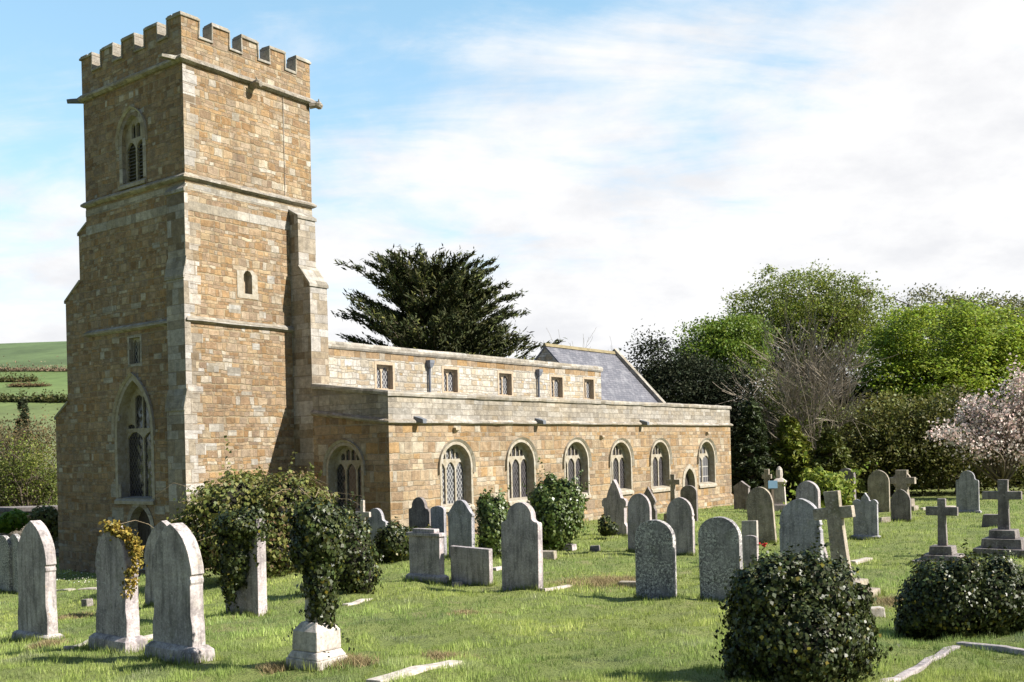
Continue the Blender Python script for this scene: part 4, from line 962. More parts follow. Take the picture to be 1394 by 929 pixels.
def mound(name, label, cat, lobes, nleaf, size, mat, base=None, group=None, core=.8, aspect=.85, jit=.55, droop=True, tint=None, var=.35, fly=0):
    b = base or (lobes[0][0], lobes[0][1]); root = empty(name, (b[0], b[1], zg(*b)))
    P, nr = shell(lobes, nleaf)
    if fly:
        Q, n2 = shell(lobes, fly, (1.0, 1.25)); P = np.concatenate([P, Q]); nr = np.concatenate([nr, n2])
    if fly:
        S0, n3 = shell(lobes, max(30, fly//14), (.95, 1.05)); Pt = []; Nt = []
        for p, q in zip(S0, n3):
            ln = size*rng.uniform(2.0, 6.5); up = rng.uniform() < .35; d = q*.7+unit(1)[0]*.5+np.array([0, 0, .5 if up else -.15])
            for j in range(14):
                t_ = j/13; Pt.append(p+d*ln*t_+np.array([0, 0, (-.55 if not up else -.15)*ln*t_*t_])+rng.normal(size=3)*size*.3); Nt.append(q)
        P = np.concatenate([P, np.array(Pt)]); nr = np.concatenate([nr, np.array(Nt)])
    ax = np.tile(np.array([[0, 0, -1.0]]), (len(P), 1)) if droop else None
    leaves('foliage', P, size, mat, root, nrm=nr, jit=jit, aspect=aspect, axis=ax, axj=.8, tint=tint, var=var)
    if core: blob('stems_or_core', lobes, M['darkcore'], root, core)  # dark filler blob, paints the shaded inside seen through leaf gaps
    rebase(root); tag(root, label, cat, group); return root
def gauss_leaves(centres, per, rad, flat=.6):
    C = np.repeat(np.asarray(centres), per, 0); return C + rng.normal(size=C.shape)*np.array([rad, rad, rad*flat])
def limb(m, p0, p1, r0, r1, bend=.12, n=6, sides=5):
    p0, p1 = Vector(p0), Vector(p1); ln = (p1-p0).length; o1 = Vector(rng.normal(size=3))*ln*bend; o1.z = abs(o1.z)*.5
    pts = []; rad = []
    for i in range(n+1):
        t_ = i/n; q = p0.lerp(p1, t_)+o1*math.sin(PI*t_)+Vector(rng.normal(size=3))*ln*.012; pts.append(q if 0 < i < n else (p0 if i == 0 else p1)); rad.append(r0+(r1-r0)*t_)
    m.tube(pts, rad, sides); return pts
def crown_tree(name, label, base, lobes, ncl, per, rad, lsize, mat, tr=.25, nl=26, shellp=.7, flat=.6, group=None, var=.35, twigs=0, bark='bark', nstems=1, aspect=.6, jit=1.0, cat='tree', up=.6, tint=None):
    z0 = zg(*base); root = empty(name, (base[0], base[1], z0)); Lb = np.array(lobes); vol = Lb[:, 3]*Lb[:, 4]*Lb[:, 5]
    k = rng.choice(len(lobes), ncl, p=vol/vol.sum()); u = unit(ncl); r = np.where(rng.uniform(size=ncl) < shellp, rng.uniform(.75, 1.02, ncl), rng.uniform(.2, .8, ncl))
    C = Lb[k, :3]+u*Lb[k, 3:]*r[:, None]*(1+.13*np.sin(u[:, :1]*9+k[:, None])); C = C[C[:, 2] > z0+.3]
    pc = np.maximum(2, (per*rng.uniform(.35, 1.6, len(C))).astype(int)); Cr = np.repeat(C, pc, 0); rr = np.repeat(rad*rng.uniform(.6, 1.3, len(C)), pc)
    P = Cr+rng.normal(size=Cr.shape)*rr[:, None]*np.array([1, 1, flat]); ct = np.repeat(rng.uniform(.75, 1.25, len(C)), pc)[:, None]
    if tint is not None: ct = ct*tint
    nr = np.tile(np.array([[0, -.15, up]]), (len(P), 1)); keep = P[:, 2] > zg_arr(P[:, 0], P[:, 1])+.05
    leaves('crown', P[keep], lsize, mat, root, nrm=nr[keep], jit=jit, aspect=aspect, tint=ct[keep], var=var)
    m = MB(); cen = Lb[:, :3].mean(0); b = Vector((base[0], base[1], z0-.3))
    for q in range(nstems):
        fork = Vector((base[0]*.6+cen[0]*.4, base[1]*.6+cen[1]*.4, z0+(cen[2]-z0)*.45))+Vector(rng.normal(size=3))*(.6 if nstems > 1 else .1)
        bb = b+Vector((rng.normal()*.3, rng.normal()*.3, 0))*(1 if nstems > 1 else 0)
        tp = limb(m, bb, fork, tr, tr*.7, .04, 6, 8)
        idx = rng.choice(len(C), min(nl, len(C)), replace=False)
        for i in idx:
            s_ = tp[int(rng.integers(3, 7))]; pts = limb(m, s_, C[i], tr*.42, tr*.05, .1, 6, 5)
            for _ in range(twigs):
                a = pts[int(rng.integers(2, 7))]; e = Vector(C[int(rng.integers(len(C)))]); d = (e-a)
                if d.length > 0: d = d.normalized()*min(d.length, float(rng.uniform(1.5, 4)))
                limb(m, a, a+d, tr*.13, tr*.03, .1, 3, 4)
    m.build('trunk', M[bark], root, smooth=True); rebase(root); tag(root, label, cat, group); return root
# ------------------------------------------------------------------ ivy and shrubs among the graves
X, D = ground_hit(1085, 936)
D0 = D+.55
mound('ivy_bush', 'big box-like mound of dark glossy ivy in the near foreground', 'ivy', [px_lobe(1050, 825, 52, 66, D0), px_lobe(1110, 818, 56, 60, D0), px_lobe(1090, 880, 84, 80, D0), px_lobe(1030, 880, 40, 72, D0), px_lobe(1155, 850, 30, 52, D0+.1), px_lobe(1166, 880, 22, 40, D0), px_lobe(1075, 785, 26, 30, D0-.1), px_lobe(1135, 795, 24, 30, D0), px_lobe(1020, 812, 24, 34, D0-.1), px_lobe(1010, 905, 22, 40, D0), px_lobe(1175, 815, 12, 18, D0)], 30000, .043, L['ivy'], fly=3200)
X, D = ground_hit(1300, 872); D0 = D+.6
mound('ivy_bush', 'wide low mound of dark ivy on the right below the stepped crosses', 'ivy', [px_lobe(1290, 822, 55, 56, D0), px_lobe(1345, 815, 56, 52, D0), px_lobe(1400, 830, 50, 45, D0), px_lobe(1250, 836, 28, 36, D0), px_lobe(1315, 785, 24, 24, D0-.2), px_lobe(1270, 795, 22, 26, D0), px_lobe(1365, 785, 20, 22, D0-.1), px_lobe(1236, 855, 16, 18, D0)], 25000, .046, L['ivy'], fly=2600)
PX, PD = PED; k = PD/F
mound('ivy_column', 'ivy sheathing the shaft of the pale stepped pedestal', 'ivy', [px_lobe(436, 728, 31, 44, PD), px_lobe(424, 712, 24, 28, PD-.05), px_lobe(436, 785, 22, 60, PD), px_lobe(438, 832, 18, 34, PD), px_lobe(414, 748, 18, 32, PD-.05), px_lobe(452, 740, 16, 44, PD)], 10000, .05, L['ivy'], base=PED, core=.8, fly=350)
D0 = ground_hit(485, 815)[1]+.6
mound('ivy_bush', 'rounded ivy bush just behind the ivy-sheathed pedestal', 'ivy', [px_lobe(478, 755, 32, 58, D0), px_lobe(492, 785, 22, 34, D0), px_lobe(460, 725, 24, 34, D0)], 7000, .062, L['ivy'], fly=300)
D0 = ground_hit(330, 836)[1]-.08
mound('ivy_cloak', 'dark ivy hanging over the front of the square headstone', 'ivy', [px_lobe(326, 716, 30, 20, D0-.05), px_lobe(320, 748, 21, 46, D0, 13), px_lobe(313, 785, 11, 38, D0, 9), px_lobe(342, 722, 24, 30, D0, 16), px_lobe(328, 765, 15, 36, D0, 9)], 7500, .06, L['ivy'], core=.6, fly=250)
# bramble shrub against the tower
D0 = 29.5
lob = [px_lobe(330, 700, 75, 52, D0), px_lobe(395, 700, 52, 52, D0-.8), px_lobe(285, 735, 42, 42, D0-.3), px_lobe(360, 745, 70, 45, D0-1), px_lobe(425, 710, 26, 35, D0-.5)]
sh = mound('bramble_thicket', 'sprawling bramble and ivy thicket at the foot of the tower', 'shrub', lob, 15000, .12, L['olive'], core=.74, jit=.8, tint=np.array([1.15, 1.15, .95]), fly=1500)
m = MB(); b0 = Vector(sh.location)
for i in range(70):
    lb = lob[i % 5]; a = rng.uniform(0, 6.3); p0 = Vector((lb[0]+rng.normal()*lb[3]*.5, lb[1]+rng.normal()*lb[4]*.4, lb[2]+lb[5]*rng.uniform(.2, .8))); d = Vector((math.cos(a)*rng.uniform(.5, 1.6), math.sin(a)*.8-.4, rng.uniform(.1, .7)))*.7
    q = p0+d; e = q+Vector((d.x*.8, d.y*.8, -abs(d.z)*rng.uniform(.2, 1.2)))
    m.tube([p0-b0, p0.lerp(q, .5)-b0+Vector((0, 0, .1)), q-b0, e-b0], [.009, .008, .007, .004], 4)
m.build('cane', M['bramble'], sh)
P, nr = shell(lob[1:4], 3500, (1.0, 1.12)); o = leaves('bud', P, .09, L['brown'], sh, nrm=nr); o.location = -b0
D0 = ground_hit(672, 762)[1]+.6
mound('evergreen_bush', 'clipped dark round bush swallowing a worn headstone', 'shrub', [px_lobe(671, 715, 21, 40, D0), px_lobe(674, 742, 15, 26, D0), px_lobe(660, 690, 10, 14, D0), px_lobe(683, 696, 9, 16, D0)], 5500, .085, L['shrub'], fly=500, group='evergreen bushes by the aisle wall')
D0 = ground_hit(755, 752)[1]+.5
mound('evergreen_bush', 'bushy leafy evergreen with sprouting shoots below the aisle windows', 'shrub', [px_lobe(755, 708, 30, 44, D0), px_lobe(768, 690, 25, 33, D0), px_lobe(738, 684, 17, 22, D0), px_lobe(750, 662, 9, 15, D0), px_lobe(766, 664, 8, 12, D0), px_lobe(784, 700, 10, 20, D0), px_lobe(733, 715, 13, 22, D0)], 10000, .095, L['shrub'], fly=1300, group='evergreen bushes by the aisle wall')
D0 = ground_hit(540, 768)[1]+.6
mound('ivy_bush', 'low dark ivy clump before the dark shouldered headstone', 'ivy', [px_lobe(538, 740, 24, 26, D0), px_lobe(572, 735, 22, 16, D0+1.0), px_lobe(520, 752, 14, 16, D0)], 5000, .085, L['ivy'], fly=300)
D0 = 36
mound('ivy_clump', 'ivy tuft at the left foot of the ornate pointed headstone', 'ivy', [px_lobe(824, 716, 9, 14, D0), px_lobe(830, 720, 12, 9, D0)], 900, .1, L['ivy'], core=.7)
D0 = 47
mound('lime_shrub', 'bright lime-green leafy shrub behind the large leaning cross', 'shrub', [px_lobe(1120, 668, 26, 22, D0), px_lobe(1140, 672, 18, 24, D0), px_lobe(1108, 655, 14, 14, D0)], 1600, .28, L['lime'], core=.5, aspect=.5, droop=False, jit=1.0, fly=250)
D0 = ground_hit(152, 887)[1]-.1
cl = []
for i in range(60):
    t_ = i/59; x = 146+42*math.sin(t_*PI/2)**1.1; y = 718+46*(1-math.cos(t_*PI/2)); cl.append(at(x+random.gauss(0, 2.0), y+random.gauss(0, 2), D0+random.uniform(-.12, .12)*(1-t_)-t_*random.uniform(.02, .22)))
for i in range(14): cl.append(at(178+random.gauss(0, 3), 775+random.uniform(0, 35), D0+random.uniform(-.14, -.04)))
root = empty('ivy_garland', (cl[0].x, cl[0].y, zg(cl[0].x, cl[0].y))); P = gauss_leaves([tuple(c) for c in cl], 16, .035, 1)
leaves('foliage', P, .055, L['ivyy'], root, aspect=.8, var=.5)
m = MB(); m.tube(cl[:60:6], [.012]*10, 5); m.build('stems_or_core', M['bramble'], root); rebase(root); tag(root, 'yellowing ivy garland draped over the head of a grey headstone', 'ivy')
# ------------------------------------------------------------------ cypress behind the nave
base = at(590, 600, 76); bz = .4; root = empty('cypress_tree', (base.x, base.y, bz)); top = at(598, 352, 76).z
m = MB(); m.tube([(base.x, base.y, bz-.4), (base.x+.1, base.y, 8), (base.x+.2, base.y, 14), (base.x+.4, base.y, top-.6)], [.6, .45, .28, .05], 9)
P = []; A = []; T = []
zz_ = np.array([6, 9, 12, 13.5, 15, 16.5, 17.8, 19, 20.2]); ww_ = np.array([8.0, 9.0, 9.2, 8.2, 7.4, 7.0, 6.6, 5.4, 2.0])
for i in range(330):
    tz = rng.uniform(6.5, top)                       # tip height
    wv = np.interp(tz, zz_, ww_)*rng.uniform(.35, 1.08)**.6; az_ = rng.uniform(0, 2*PI); wv *= .92+.2*math.sin(2.3*az_+tz*1.7); rise = rng.uniform(.1, .34)*wv+.3
    tip = Vector((base.x+.2+wv*math.cos(az_), base.y+wv*math.sin(az_), tz)); rt = Vector((base.x+.15, base.y, max(3, tz-rise)))
    mid = rt.lerp(tip, .55)-Vector((0, 0, .1*wv)); pts = [rt, rt.lerp(mid, .5), mid, mid.lerp(tip, .5)+Vector((0,0,.05*wv)), tip]
    m.tube(pts, [.09, .075, .055, .035, .015], 5)
    d = (tip-mid).normalized()
    for j in range(11):
        t_ = .3+.7*(j+rng.uniform())/11; s_ = t_*4; q = min(3, int(s_)); c = pts[q].lerp(pts[q+1], s_-q); r = .5*(1.12-t_)+.1
        side = Vector((-d.y, d.x, 0)); nn = int(30*(1.25-t_))+9
        for _ in range(nn):
            o_ = side*rng.normal()*r + d*rng.normal()*.3 + Vector((0, 0, rng.normal()*.1+.04)); P.append(c+o_); A.append(d+side*(.45*np.sign(o_.dot(side)))+Vector((0,0,.3))); T.append(1)
P = np.array(P); A = np.array(A)
T = np.array(T)[:, None]*np.ones((1, 3)); T[rng.uniform(size=len(T)) < .18] *= np.array([2.2, 2.1, 1.5])
leaves('crown', P, .44, L['cyp'], root, tint=T, axis=A, axj=.3, aspect=.26, var=.4, fold=.05)
m.build('trunk', M['bark'], root); rebase(root); tag(root, 'wide dark cypress with layered upswept boughs behind the nave roof', 'tree')
# ------------------------------------------------------------------ trees on the right
GT = 'trees beyond the churchyard'
def gx_(px, D): return (ray(px, 600)[0]*D, D)
crown_tree('evergreen_tree', 'dark dense evergreen tree right behind the chancel end', gx_(940, 72), [px_lobe(888, 500, 26, 48, 72), px_lobe(930, 545, 55, 66, 71), px_lobe(985, 570, 42, 76, 70), px_lobe(950, 620, 80, 70, 71), px_lobe(905, 560, 45, 70, 72), px_lobe(845, 486, 7, 14, 74), px_lobe(868, 520, 22, 36, 73)], 1700, 54, .5, .2, L['dark'], .4, 22, .8, .8, GT)
crown_tree('broadleaf_tree', 'spreading green tree showing above the dark evergreen', gx_(990, 86), [px_lobe(960, 458, 34, 20, 86), px_lobe(1005, 455, 40, 26, 86), px_lobe(985, 490, 60, 30, 86)], 650, 40, .5, .24, L['mid'], .35, 30, .85, .5, GT, twigs=1, tint=np.array([1.1, 1.25, .7]))
crown_tree('ash_tree', 'tall airy tree with branches showing through thin leaves', gx_(1090, 96), [px_lobe(1090, 418, 84, 50, 96), px_lobe(1150, 428, 56, 46, 96), px_lobe(1030, 425, 46, 30, 96), px_lobe(1180, 460, 44, 46, 96), px_lobe(1100, 470, 90, 60, 97)], 1100, 46, .6, .23, L['mid'], .42, 80, .78, .55, GT, twigs=5, tint=np.array([1.25, 1.2, .8]))
crown_tree('sycamore_tree', 'fresh bright green sycamore crown above the dark shrubs', gx_(1285, 77), [px_lobe(1275, 465, 92, 50, 77), px_lobe(1345, 475, 62, 52, 78), px_lobe(1212, 495, 42, 42, 76), px_lobe(1260, 520, 82, 36, 75), px_lobe(1350, 530, 70, 40, 76), px_lobe(1420, 480, 60, 56, 78)], 1450, 36, .48, .27, L['bright'], .4, 26, .92, .38, GT, up=1.0, jit=.7)
crown_tree('broadleaf_tree', 'olive-green tree rising behind the bright sycamore', gx_(1270, 102), [px_lobe(1255, 420, 56, 26, 102), px_lobe(1330, 430, 70, 26, 102), px_lobe(1300, 470, 110, 50, 103), px_lobe(1400, 430, 50, 28, 102)], 900, 34, .6, .26, L['olive'], .4, 40, .8, .5, GT, twigs=2)
# bare tree
def bare_tree(name, label, base, spread, height, n, r0, mat, group=None, fan=1.0, lev=3):
    z0 = zg(*base); root = empty(name, (base[0], base[1], z0)); m = MB()
    def grow(p, d, ln, r, k):
        pts = [p]; rad = [r]; q = p
        for i in range(5):
            d = (d+Vector(rng.normal(size=3))*.09+Vector((0, 0, .05))).normalized(); q = q+d*ln/5; pts.append(q); rad.append(max(.0125, r*(1-.14*(i+1))))
        m.tube(pts, rad, 5 if k > 1 else 3, cap=False)
        if k == 0: return
        for _ in range(int(n[lev-k])):
            i = int(rng.integers(2, 6)); nd = (d+Vector(rng.normal(size=3))*.42*Vector((1, 1, .6)).length*.6).normalized(); grow(pts[i], nd, ln*rng.uniform(.45, .75), max(.0125, rad[i]*.5), k-1)
    for i in range(int(n[-1])):
        a = rng.uniform(0, 6.3); d = Vector((math.cos(a)*spread*rng.uniform(.1, 1), math.sin(a)*spread*rng.uniform(.1, 1), 1)).normalized(); grow(Vector((rng.normal()*.3, rng.normal()*.3, -.2)), d, height*rng.uniform(.55, .75), r0*rng.uniform(.6, 1), lev)
    m.build('trunk', M[mat], root); tag(root, label, 'tree', group); return root
bare_tree('bare_tree', 'leafless grey twiggy tree before the airy tall tree', gx_(1108, 69), .5, 9.6, (6, 6, 5, 10), .09, 'paletwig', GT)
bare_tree('bare_tree', 'bare twig tops poking above the chancel roof ridge', gx_(785, 92), .36, 9.4, (4, 4, 4, 9), .08, 'paletwig', GT)
# cherry
crown_tree('cherry_tree', 'pink blossoming cherry tree at the right-hand edge', gx_(1365, 60), [px_lobe(1348, 572, 46, 36, 60), px_lobe(1388, 528, 22, 36, 60), px_lobe(1292, 588, 32, 13, 59), px_lobe(1375, 606, 44, 30, 60), px_lobe(1330, 608, 30, 18, 59), px_lobe(1420, 570, 40, 60, 60)], 620, 14, .3, .17, L['pink'], .2, 46, .6, .8, GT, twigs=4, aspect=.9, var=.25, up=0)
# shrubs and conifers below
crown_tree('yew_shrub', 'dark olive shrub under the bright sycamore', gx_(1215, 68), [px_lobe(1205, 580, 56, 42, 68), px_lobe(1190, 620, 66, 50, 68), px_lobe(1235, 610, 40, 50, 67)], 620, 30, .45, .22, L['olive'], .2, 16, .85, .6, GT, tint=np.array([1.0, .98, .8]), cat='shrub')
crown_tree('yew_shrub', 'large dark shrub between the sycamore and the pink cherry', gx_(1300, 67), [px_lobe(1285, 570, 56, 40, 67), px_lobe(1320, 610, 70, 50, 67), px_lobe(1260, 630, 46, 40, 66), px_lobe(1390, 640, 60, 50, 67)], 760, 30, .45, .22, L['olive'], .2, 16, .85, .6, GT, tint=np.array([.8, .78, .65]), cat='shrub')
def conifer(name, label, px, D, ytop, rpx, mat, group=GT, n=90, tint=None):
    b = gx_(px, D); z0 = zg(*b); H = at(px, ytop, D).z-z0; R = rpx*D/F; root = empty(name, (b[0], b[1], z0)); m = MB(); m.tube([(b[0], b[1], z0-.3), (b[0], b[1], z0+H*.95)], [.22, .03], 7); P = []; A = []; T = []
    for i in range(n):
        t_ = rng.uniform(.02, .97)**1.2; zt = z0+t_*H; ln = R*(1-t_)**.7*rng.uniform(.7, 1.1)+.15; a = rng.uniform(0, 6.3); d = Vector((math.cos(a), math.sin(a), .15)); s_ = Vector((-d.y, d.x, 0)); c0 = Vector((b[0], b[1], zt)); m.tube([c0, c0+d*ln], [.035, .008], 4); br = rng.uniform(.6, 1.5)
        for j in range(7):
            f_ = .25+.75*(j+rng.uniform())/7
            for _ in range(11): o_ = s_*rng.normal()*.3*(1.2-f_)+Vector((0, 0, rng.normal()*.1-.18*f_*f_)); P.append(c0+d*ln*f_+o_); A.append(d+s_*.5*np.sign(rng.normal())+Vector((0, 0, -.3))); T.append(br)
    leaves('crown', np.array(P), .34, mat, root, axis=np.array(A), axj=.3, aspect=.32, tint=np.array(T)[:, None]*(np.ones(3) if tint is None else tint)); m.build('trunk', M['bark'], root); rebase(root); tag(root, label, 'conifer', group)
conifer('conifer', 'dusky conifer beside the far aisle corner', 1022, 64, 540, 40, L['conif'], n=150, tint=np.array([.5, .6, .7]))
conifer('conifer', 'yellow-tipped conifer at the foot of the leafless tree', 1075, 66, 565, 48, L['conif'], n=150, tint=np.array([2.2, 2.1, 1.0]))
conifer('conifer', 'low drooping conifer behind the lime shrub', 1130, 63, 585, 46, L['conif'], n=130, tint=np.array([1.3, 1.25, .8]))
crown_tree('laurel_shrub', 'green bushy shrub around the base of the leafless tree', gx_(1085, 71), [px_lobe(1060, 560, 46, 50, 72), px_lobe(1035, 530, 26, 40, 73), px_lobe(1120, 600, 50, 50, 71)], 520, 22, .5, .2, L['olive'], .15, 14, .85, .6, GT, tint=np.array([1.0, 1.15, .7]), cat='shrub')
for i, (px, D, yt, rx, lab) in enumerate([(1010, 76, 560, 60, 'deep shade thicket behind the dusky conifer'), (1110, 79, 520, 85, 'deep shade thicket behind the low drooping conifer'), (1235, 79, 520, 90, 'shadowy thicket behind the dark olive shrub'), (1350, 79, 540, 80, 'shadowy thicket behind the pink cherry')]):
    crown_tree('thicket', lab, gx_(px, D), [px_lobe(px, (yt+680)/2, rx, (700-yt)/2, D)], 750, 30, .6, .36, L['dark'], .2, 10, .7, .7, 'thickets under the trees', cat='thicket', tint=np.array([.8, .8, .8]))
# ------------------------------------------------------------------ left background
GL = 'trees beyond the boundary wall'
crown_tree('willow_tree', 'yellow-green budding tree beside the tower', gx_(50, 54), [px_lobe(40, 640, 40, 46, 54), px_lobe(62, 655, 30, 40, 54), px_lobe(8, 655, 34, 38, 54), px_lobe(-40, 640, 40, 50, 54)], 420, 20, .32, .13, L['lime'], .16, 50, .7, .7, GL, twigs=4, tint=np.array([.62, .6, .7]))
conifer('pine_tree', 'dark pointed pine on the slope left of the tower', 32, 105, 540, 22, L['dark'], GL, 110, np.array([1.2, 1.2, 1.2]))
crown_tree('scrub_tree', 'brown leafless scrub in front of the pine', gx_(40, 84), [px_lobe(20, 610, 46, 40, 84), px_lobe(65, 600, 26, 36, 84), px_lobe(-40, 610, 50, 40, 84)], 420, 18, .5, .2, L['brown'], .15, 60, .7, .7, GL, twigs=5, tint=np.array([.75, .85, .8]))
crown_tree('scrub_tree', 'low dull scrub along the boundary wall', gx_(30, 62), [px_lobe(20, 672, 46, 24, 62), px_lobe(70, 668, 30, 28, 62), px_lobe(-40, 670, 60, 28, 62)], 420, 24, .4, .18, L['olive'], .1, 12, .8, .7, GL, cat='shrub', tint=np.array([.8, .75, .8]))
mound('garden_shrub', 'bright green leafy plant against the boundary wall', 'shrub', [px_lobe(20, 708, 16, 12, 46), px_lobe(6, 715, 14, 10, 46)], 900, .2, L['lime'], core=.6, tint=np.array([.6, .8, .5]))
mound('garden_shrub', 'dull twiggy shrub at the tower end of the boundary wall', 'shrub', [px_lobe(60, 706, 18, 16, 45.5), px_lobe(70, 715, 12, 22, 45.5)], 1500, .15, L['olive'], core=.6)
a = at(-160, 700, 48); b = at(82, 700, 48.5); m = MB(); d = (b-a); n = 24; zt = at(30, 691, 48).z
m.hexa([(a.x, a.y-.22, -1.5), (b.x, b.y-.22, -1.5), (b.x, b.y+.22, -1.5), (a.x, a.y+.22, -1.5), (a.x, a.y-.2, zt-.2), (b.x, b.y-.2, zt-.2), (b.x, b.y+.2, zt-.2), (a.x, a.y+.2, zt-.2)])
bw = m.build('boundary_wall', M['boundary'], None); tag(bw, 'rubble boundary wall running left from the tower', 'wall')
m = MB(); m.hexa([(a.x, a.y-.3, zt-.2), (b.x, b.y-.3, zt-.2), (b.x, b.y+.3, zt-.2), (a.x, a.y+.3, zt-.2), (a.x, a.y-.26, zt-.02), (b.x, b.y-.26, zt-.02), (b.x, b.y+.26, zt+.03), (a.x, a.y+.26, zt+.03)]); m.build('coping', M['hs_dark'], bw)
# hill with fields
hx = np.linspace(-1500, 300, 60); hy = np.concatenate([np.linspace(230, 900, 50), np.linspace(930, 1500, 12)]); HX, HY = np.meshgrid(hx, hy)
HZ = np.where(HY < 900, (HY-250)*.169, 110-(HY-900)*.03)*(1) - 2; HZ = HZ + 1.4*np.sin(HX*.011+HY*.006)*np.clip((HY-240)/200, 0, 1)*np.clip((1400-HX*0)/1400, 0, 1)
_q = np.clip((-.22*HY-HX)/(.17*HY), 0, 1); HZ = HZ*(_q*_q*(3-2*_q))
nx2 = len(hx); i2 = (np.arange(len(hy)-1)[:, None]*nx2+np.arange(nx2-1)[None, :]).ravel()
g = NT('hill_fields', .95); tc = g.n('TexCoord').outputs['Object']; sp = g.n('SeparateXYZ'); g.set(sp.inputs[0], tc)
n_ = g.noise(tc, .012, 6, .6)[0]; n2 = g.noise(tc, .15, 5, .7)[0]
c = g.ramp(g.math('DIVIDE', sp.outputs[1], 1000), [(.3, (.115,.125,.055)), (.42, (.12,.155,.05)), (.53, (.1,.145,.042)), (.58, (.11,.155,.045)), (.6, (.095,.132,.048)), (.9, (.09,.13,.05))])
c = g.mix(1, c, g.ramp(n_, [(.3, .66), (.7, 1.3)]), 'MULTIPLY'); c = g.mix(1, c, g.ramp(n2, [(.3, .75), (.7, 1.2)]), 'MULTIPLY'); g.set(g.bs.inputs['Base Color'], c); M['hill'] = g.mat
o = raw_mesh('hill', np.stack([HX.ravel(), HY.ravel(), HZ.ravel()], 1), np.stack([i2, i2+1, i2+nx2+1, i2+nx2], 1), M['hill'], smooth=True); tag(o, kind='structure')
def hillz(x, y):
    z = ((y-250)*.169 if y < 900 else 110-(y-900)*.03)-2+1.4*math.sin(x*.011+y*.006)*min(1, max(0, (y-240)/200)); return z*_sm((-.22*y-x)/(.17*y))
def hedge(label, x0, x1, y0, y1, hgt, mat, tint=None, n=90, group='hedgerows on the hillside'):
    n = 170
    P = []
    for i in range(n):
        t_ = i/n+rng.uniform(0, 1/n); x = x0+(x1-x0)*t_; y = y0+(y1-y0)*t_; r = hgt*rng.uniform(.3, 1.2)*(2.2 if rng.uniform() < .07 else 1); P += [(x+rng.normal()*1.5, y+rng.normal()*1.5, hillz(x, y)+abs(rng.normal())*r*.6+.3) for _ in range(16)]
    leaves('hedge', np.array(P), hgt*.5, mat, None, tint=tint); o = bpy.context.scene.collection.objects[-1]; tag(o, label, 'hedge', group)
def hpx(px, py):
    rx, rz = ray(px, py); y = (CZ+rz*0+250*.169+2-0)/(.169-rz); return rx*y, y
for lab, p0, p1, hg, mt, ti in [('greyish hedge below the top field', (-60, 506), (95, 508), 2.2, 'brown', np.array([1.3, 1.4, 1.9])), ('dark scrubby strip across the middle field', (-60, 521), (48, 521), 2.2, 'olive', np.array([.7, .65, .7])), ('thin brown hedge just under the dark scrubby strip', (15, 528), (62, 528), 1.3, 'brown', np.array([.8, .8, .8])), ('dark hedge above the bare scrub', (-60, 546), (95, 550), 2.6, 'olive', np.array([.6, .6, .65]))]:
    a = hpx(*p0); b = hpx(*p1); hedge(lab, a[0], b[0], a[1], b[1], hg, L[mt], ti)
# ------------------------------------------------------------------ dry tufts and daisies
def tuft(label, px, py, rpx, n=900, hh=.12, mat='dry', h0=.1):
    X, D = ground_hit(px, py); r = rpx*D/F; x = X+rng.normal(size=n)*r*.5; y = D+rng.normal(size=n)*r*.45
    o = blades('grass_tuft', x, y, hh*rng.uniform(.4, 1.2, n), .012*rng.uniform(.7, 1.5, n)*(D/12)**.5, rng.uniform(.5, 1.3, (n, 1))*np.ones((1, 3)), L[mat], 1.2)
    tag(o, label, 'grass tuft', 'dry grass tufts on the lawn')
tuft('brown trampled patch of dead grass in mid lawn before the lichened twins', 828, 794, 62, 2600, .13)
tuft('dry tuft right of the pale stepped pedestal', 472, 908, 32, 1500, .13)
tuft('reddish dry tuft left of the pale stepped pedestal', 380, 912, 22, 900, .09)
tuft('dry straw patch by the pale kerb left of centre', 610, 897, 30, 1000, .08)
tuft('dry tuft between the near stones on the left', 95, 842, 34, 1300, .1)
tuft('dead grass by the large cross pedestal', 1195, 822, 26, 900, .12)
tuft('dead grass left of the right-hand ivy bush', 1222, 822, 16, 600, .14)
tuft('straw-coloured patch on the lawn below the squat capped headstone', 640, 835, 40, 900, .06)
tuft('dry fringe around the foot of the furthest left near stone', 66, 880, 22, 900, .1)
n = 45; Xs, Ds = [], []
for _ in range(n): x, d = ground_hit(random.uniform(78, 134), random.uniform(779, 797)); Xs.append(x+random.gauss(0, .1)); Ds.append(d+random.gauss(0, .15))
Xs = np.array(Xs); Ds = np.array(Ds); C = np.stack([Xs, Ds, zg_arr(Xs, Ds)+.1], 1)
o = leaves('daisies', C, .035, L['daisy'], None, nrm=np.tile([[0, -.6, 1.0]], (n, 1)), jit=.2, aspect=1, var=.05); tag(o, 'small white daisies in the lawn before the tower', 'daisies', kind='stuff')

n = 700000
D = 6.5*np.exp(rng.uniform(0, 1, n)**1.15*math.log(60/6.5)); X = rng.uniform(-.66, .8, n)*D
e_, y_ = church_local(X, D)
ok = ~((e_ > -6) & (e_ < 29) & (y_ > -5.1) & (y_ < 7))
X, D = X[ok], D[ok]; n = len(X)
s1 = sines(X, D, 3, 2.2); s2 = sines(X, D, 5, 6.5); s3 = sines(X, D, 8, .55)
s4 = sines(X, D, 17, 11)
h = np.clip(.04 + .025*s1 + .05*s2 + .06*s4, .02, .14)*rng.uniform(.55, 1.35, n)*(1+D/60)
wd = .006*(D/9)**.9*rng.uniform(.7, 1.5, n)
tn = np.ones((n, 3))*rng.uniform(.65, 1.35, (n, 1)); k = np.clip(.5+1.4*s3+.5*s1, 0, 1)[:, None]
tn *= (1-k)*np.array([.85, .95, .9]) + k*np.array([1.15, 1.1, .95])
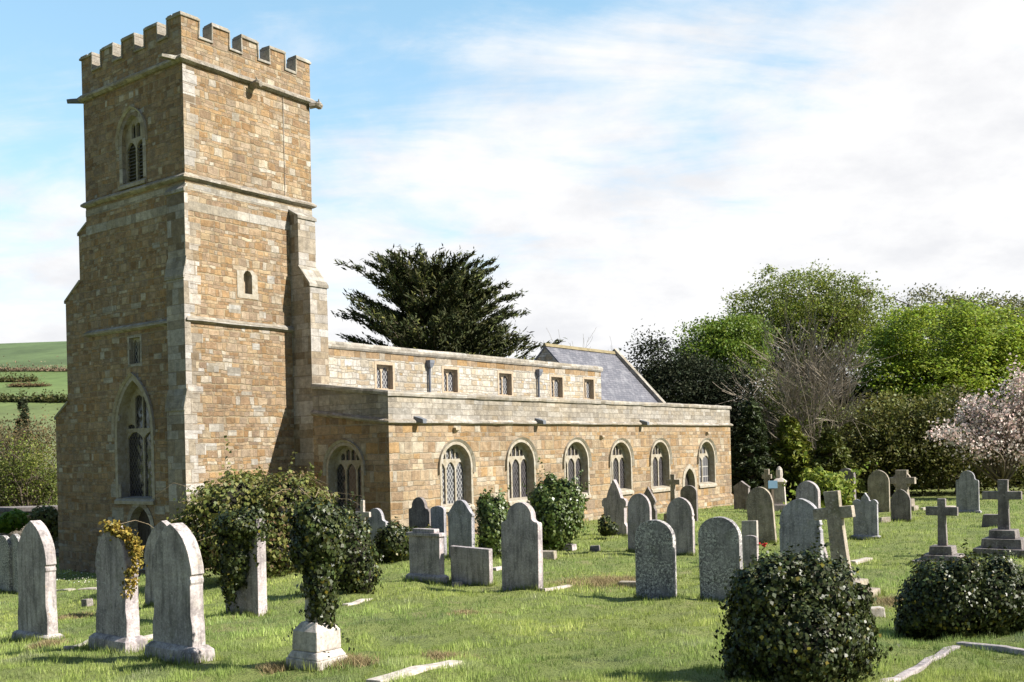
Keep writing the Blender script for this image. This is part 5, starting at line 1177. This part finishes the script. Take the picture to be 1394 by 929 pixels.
tn *= np.clip(1+.35*s2+.3*s4+.55*s1, .45, 1.8)[:, None]; gy2 = np.clip(sines(X, D, 29, 3.1)*2.2-.5, 0, 1)[:, None]; tn *= 1-gy2*np.array([[.12, .2, -.5]]); dry = (rng.uniform(0, 1, n) < .14+.4*np.clip(s2+s1, 0, 1)); tn[dry] *= np.array([1.28, 1.14, 1.6])
# longer grass left standing round the stones
ex = [o for o in scene.objects if o.parent is None and o.get('category') in ('headstone', 'footstone', 'stone cross', 'stone block', 'pedestal', 'kerb', 'monument', 'sign') and o.location.y < 45]
for o in ex:
    kids = [o] if o.type == 'MESH' else [c for c in o.children if c.type == 'MESH']
    xs = [v.co.x for c in kids for v in c.data.vertices if v.co.z < .12]; ys = [v.co.y for c in kids for v in c.data.vertices if v.co.z < .12]
    if not xs: continue
    x0, x1, y0, y1 = min(xs), max(xs), min(ys), max(ys); per = 2*(x1-x0+y1-y0); k = int(per*170)
    q = rng.uniform(0, 1, k)*per; lx = np.empty(k); ly = np.empty(k); a = x1-x0; b = y1-y0
    lx = np.where(q < a, x0+q, np.where(q < a+b, x1, np.where(q < 2*a+b, x1-(q-a-b), x0))); ly = np.where(q < a, y0, np.where(q < a+b, y0+q-a, np.where(q < 2*a+b, y1, y1-(q-2*a-b))))
    lx = lx+np.sign(lx-(x0+x1)/2)*np.abs(rng.normal(size=k))*.035; ly = ly+np.sign(ly-(y0+y1)/2)*np.abs(rng.normal(size=k))*.035
    c, s_ = math.cos(o.rotation_euler.z), math.sin(o.rotation_euler.z); wx = o.location.x+lx*c-ly*s_; wy = o.location.y+lx*s_+ly*c
    low = .35 if o.get('category') in ('kerb', 'stone block') else 1
    X = np.concatenate([X, wx]); D = np.concatenate([D, wy]); h = np.concatenate([h, rng.uniform(.04, .17, k)*low]); wd = np.concatenate([wd, .008*(o.location.y/9)**.7*rng.uniform(.7, 1.4, k)])
    tn = np.concatenate([tn, rng.uniform(.6, 1.3, (k, 1))*np.array([[1.05, 1.0, .9]])])
o = blades('grass', X, D, h, wd, tn, L['grass']); tag(o, kind='stuff', label='short green churchyard grass', cat='grass')
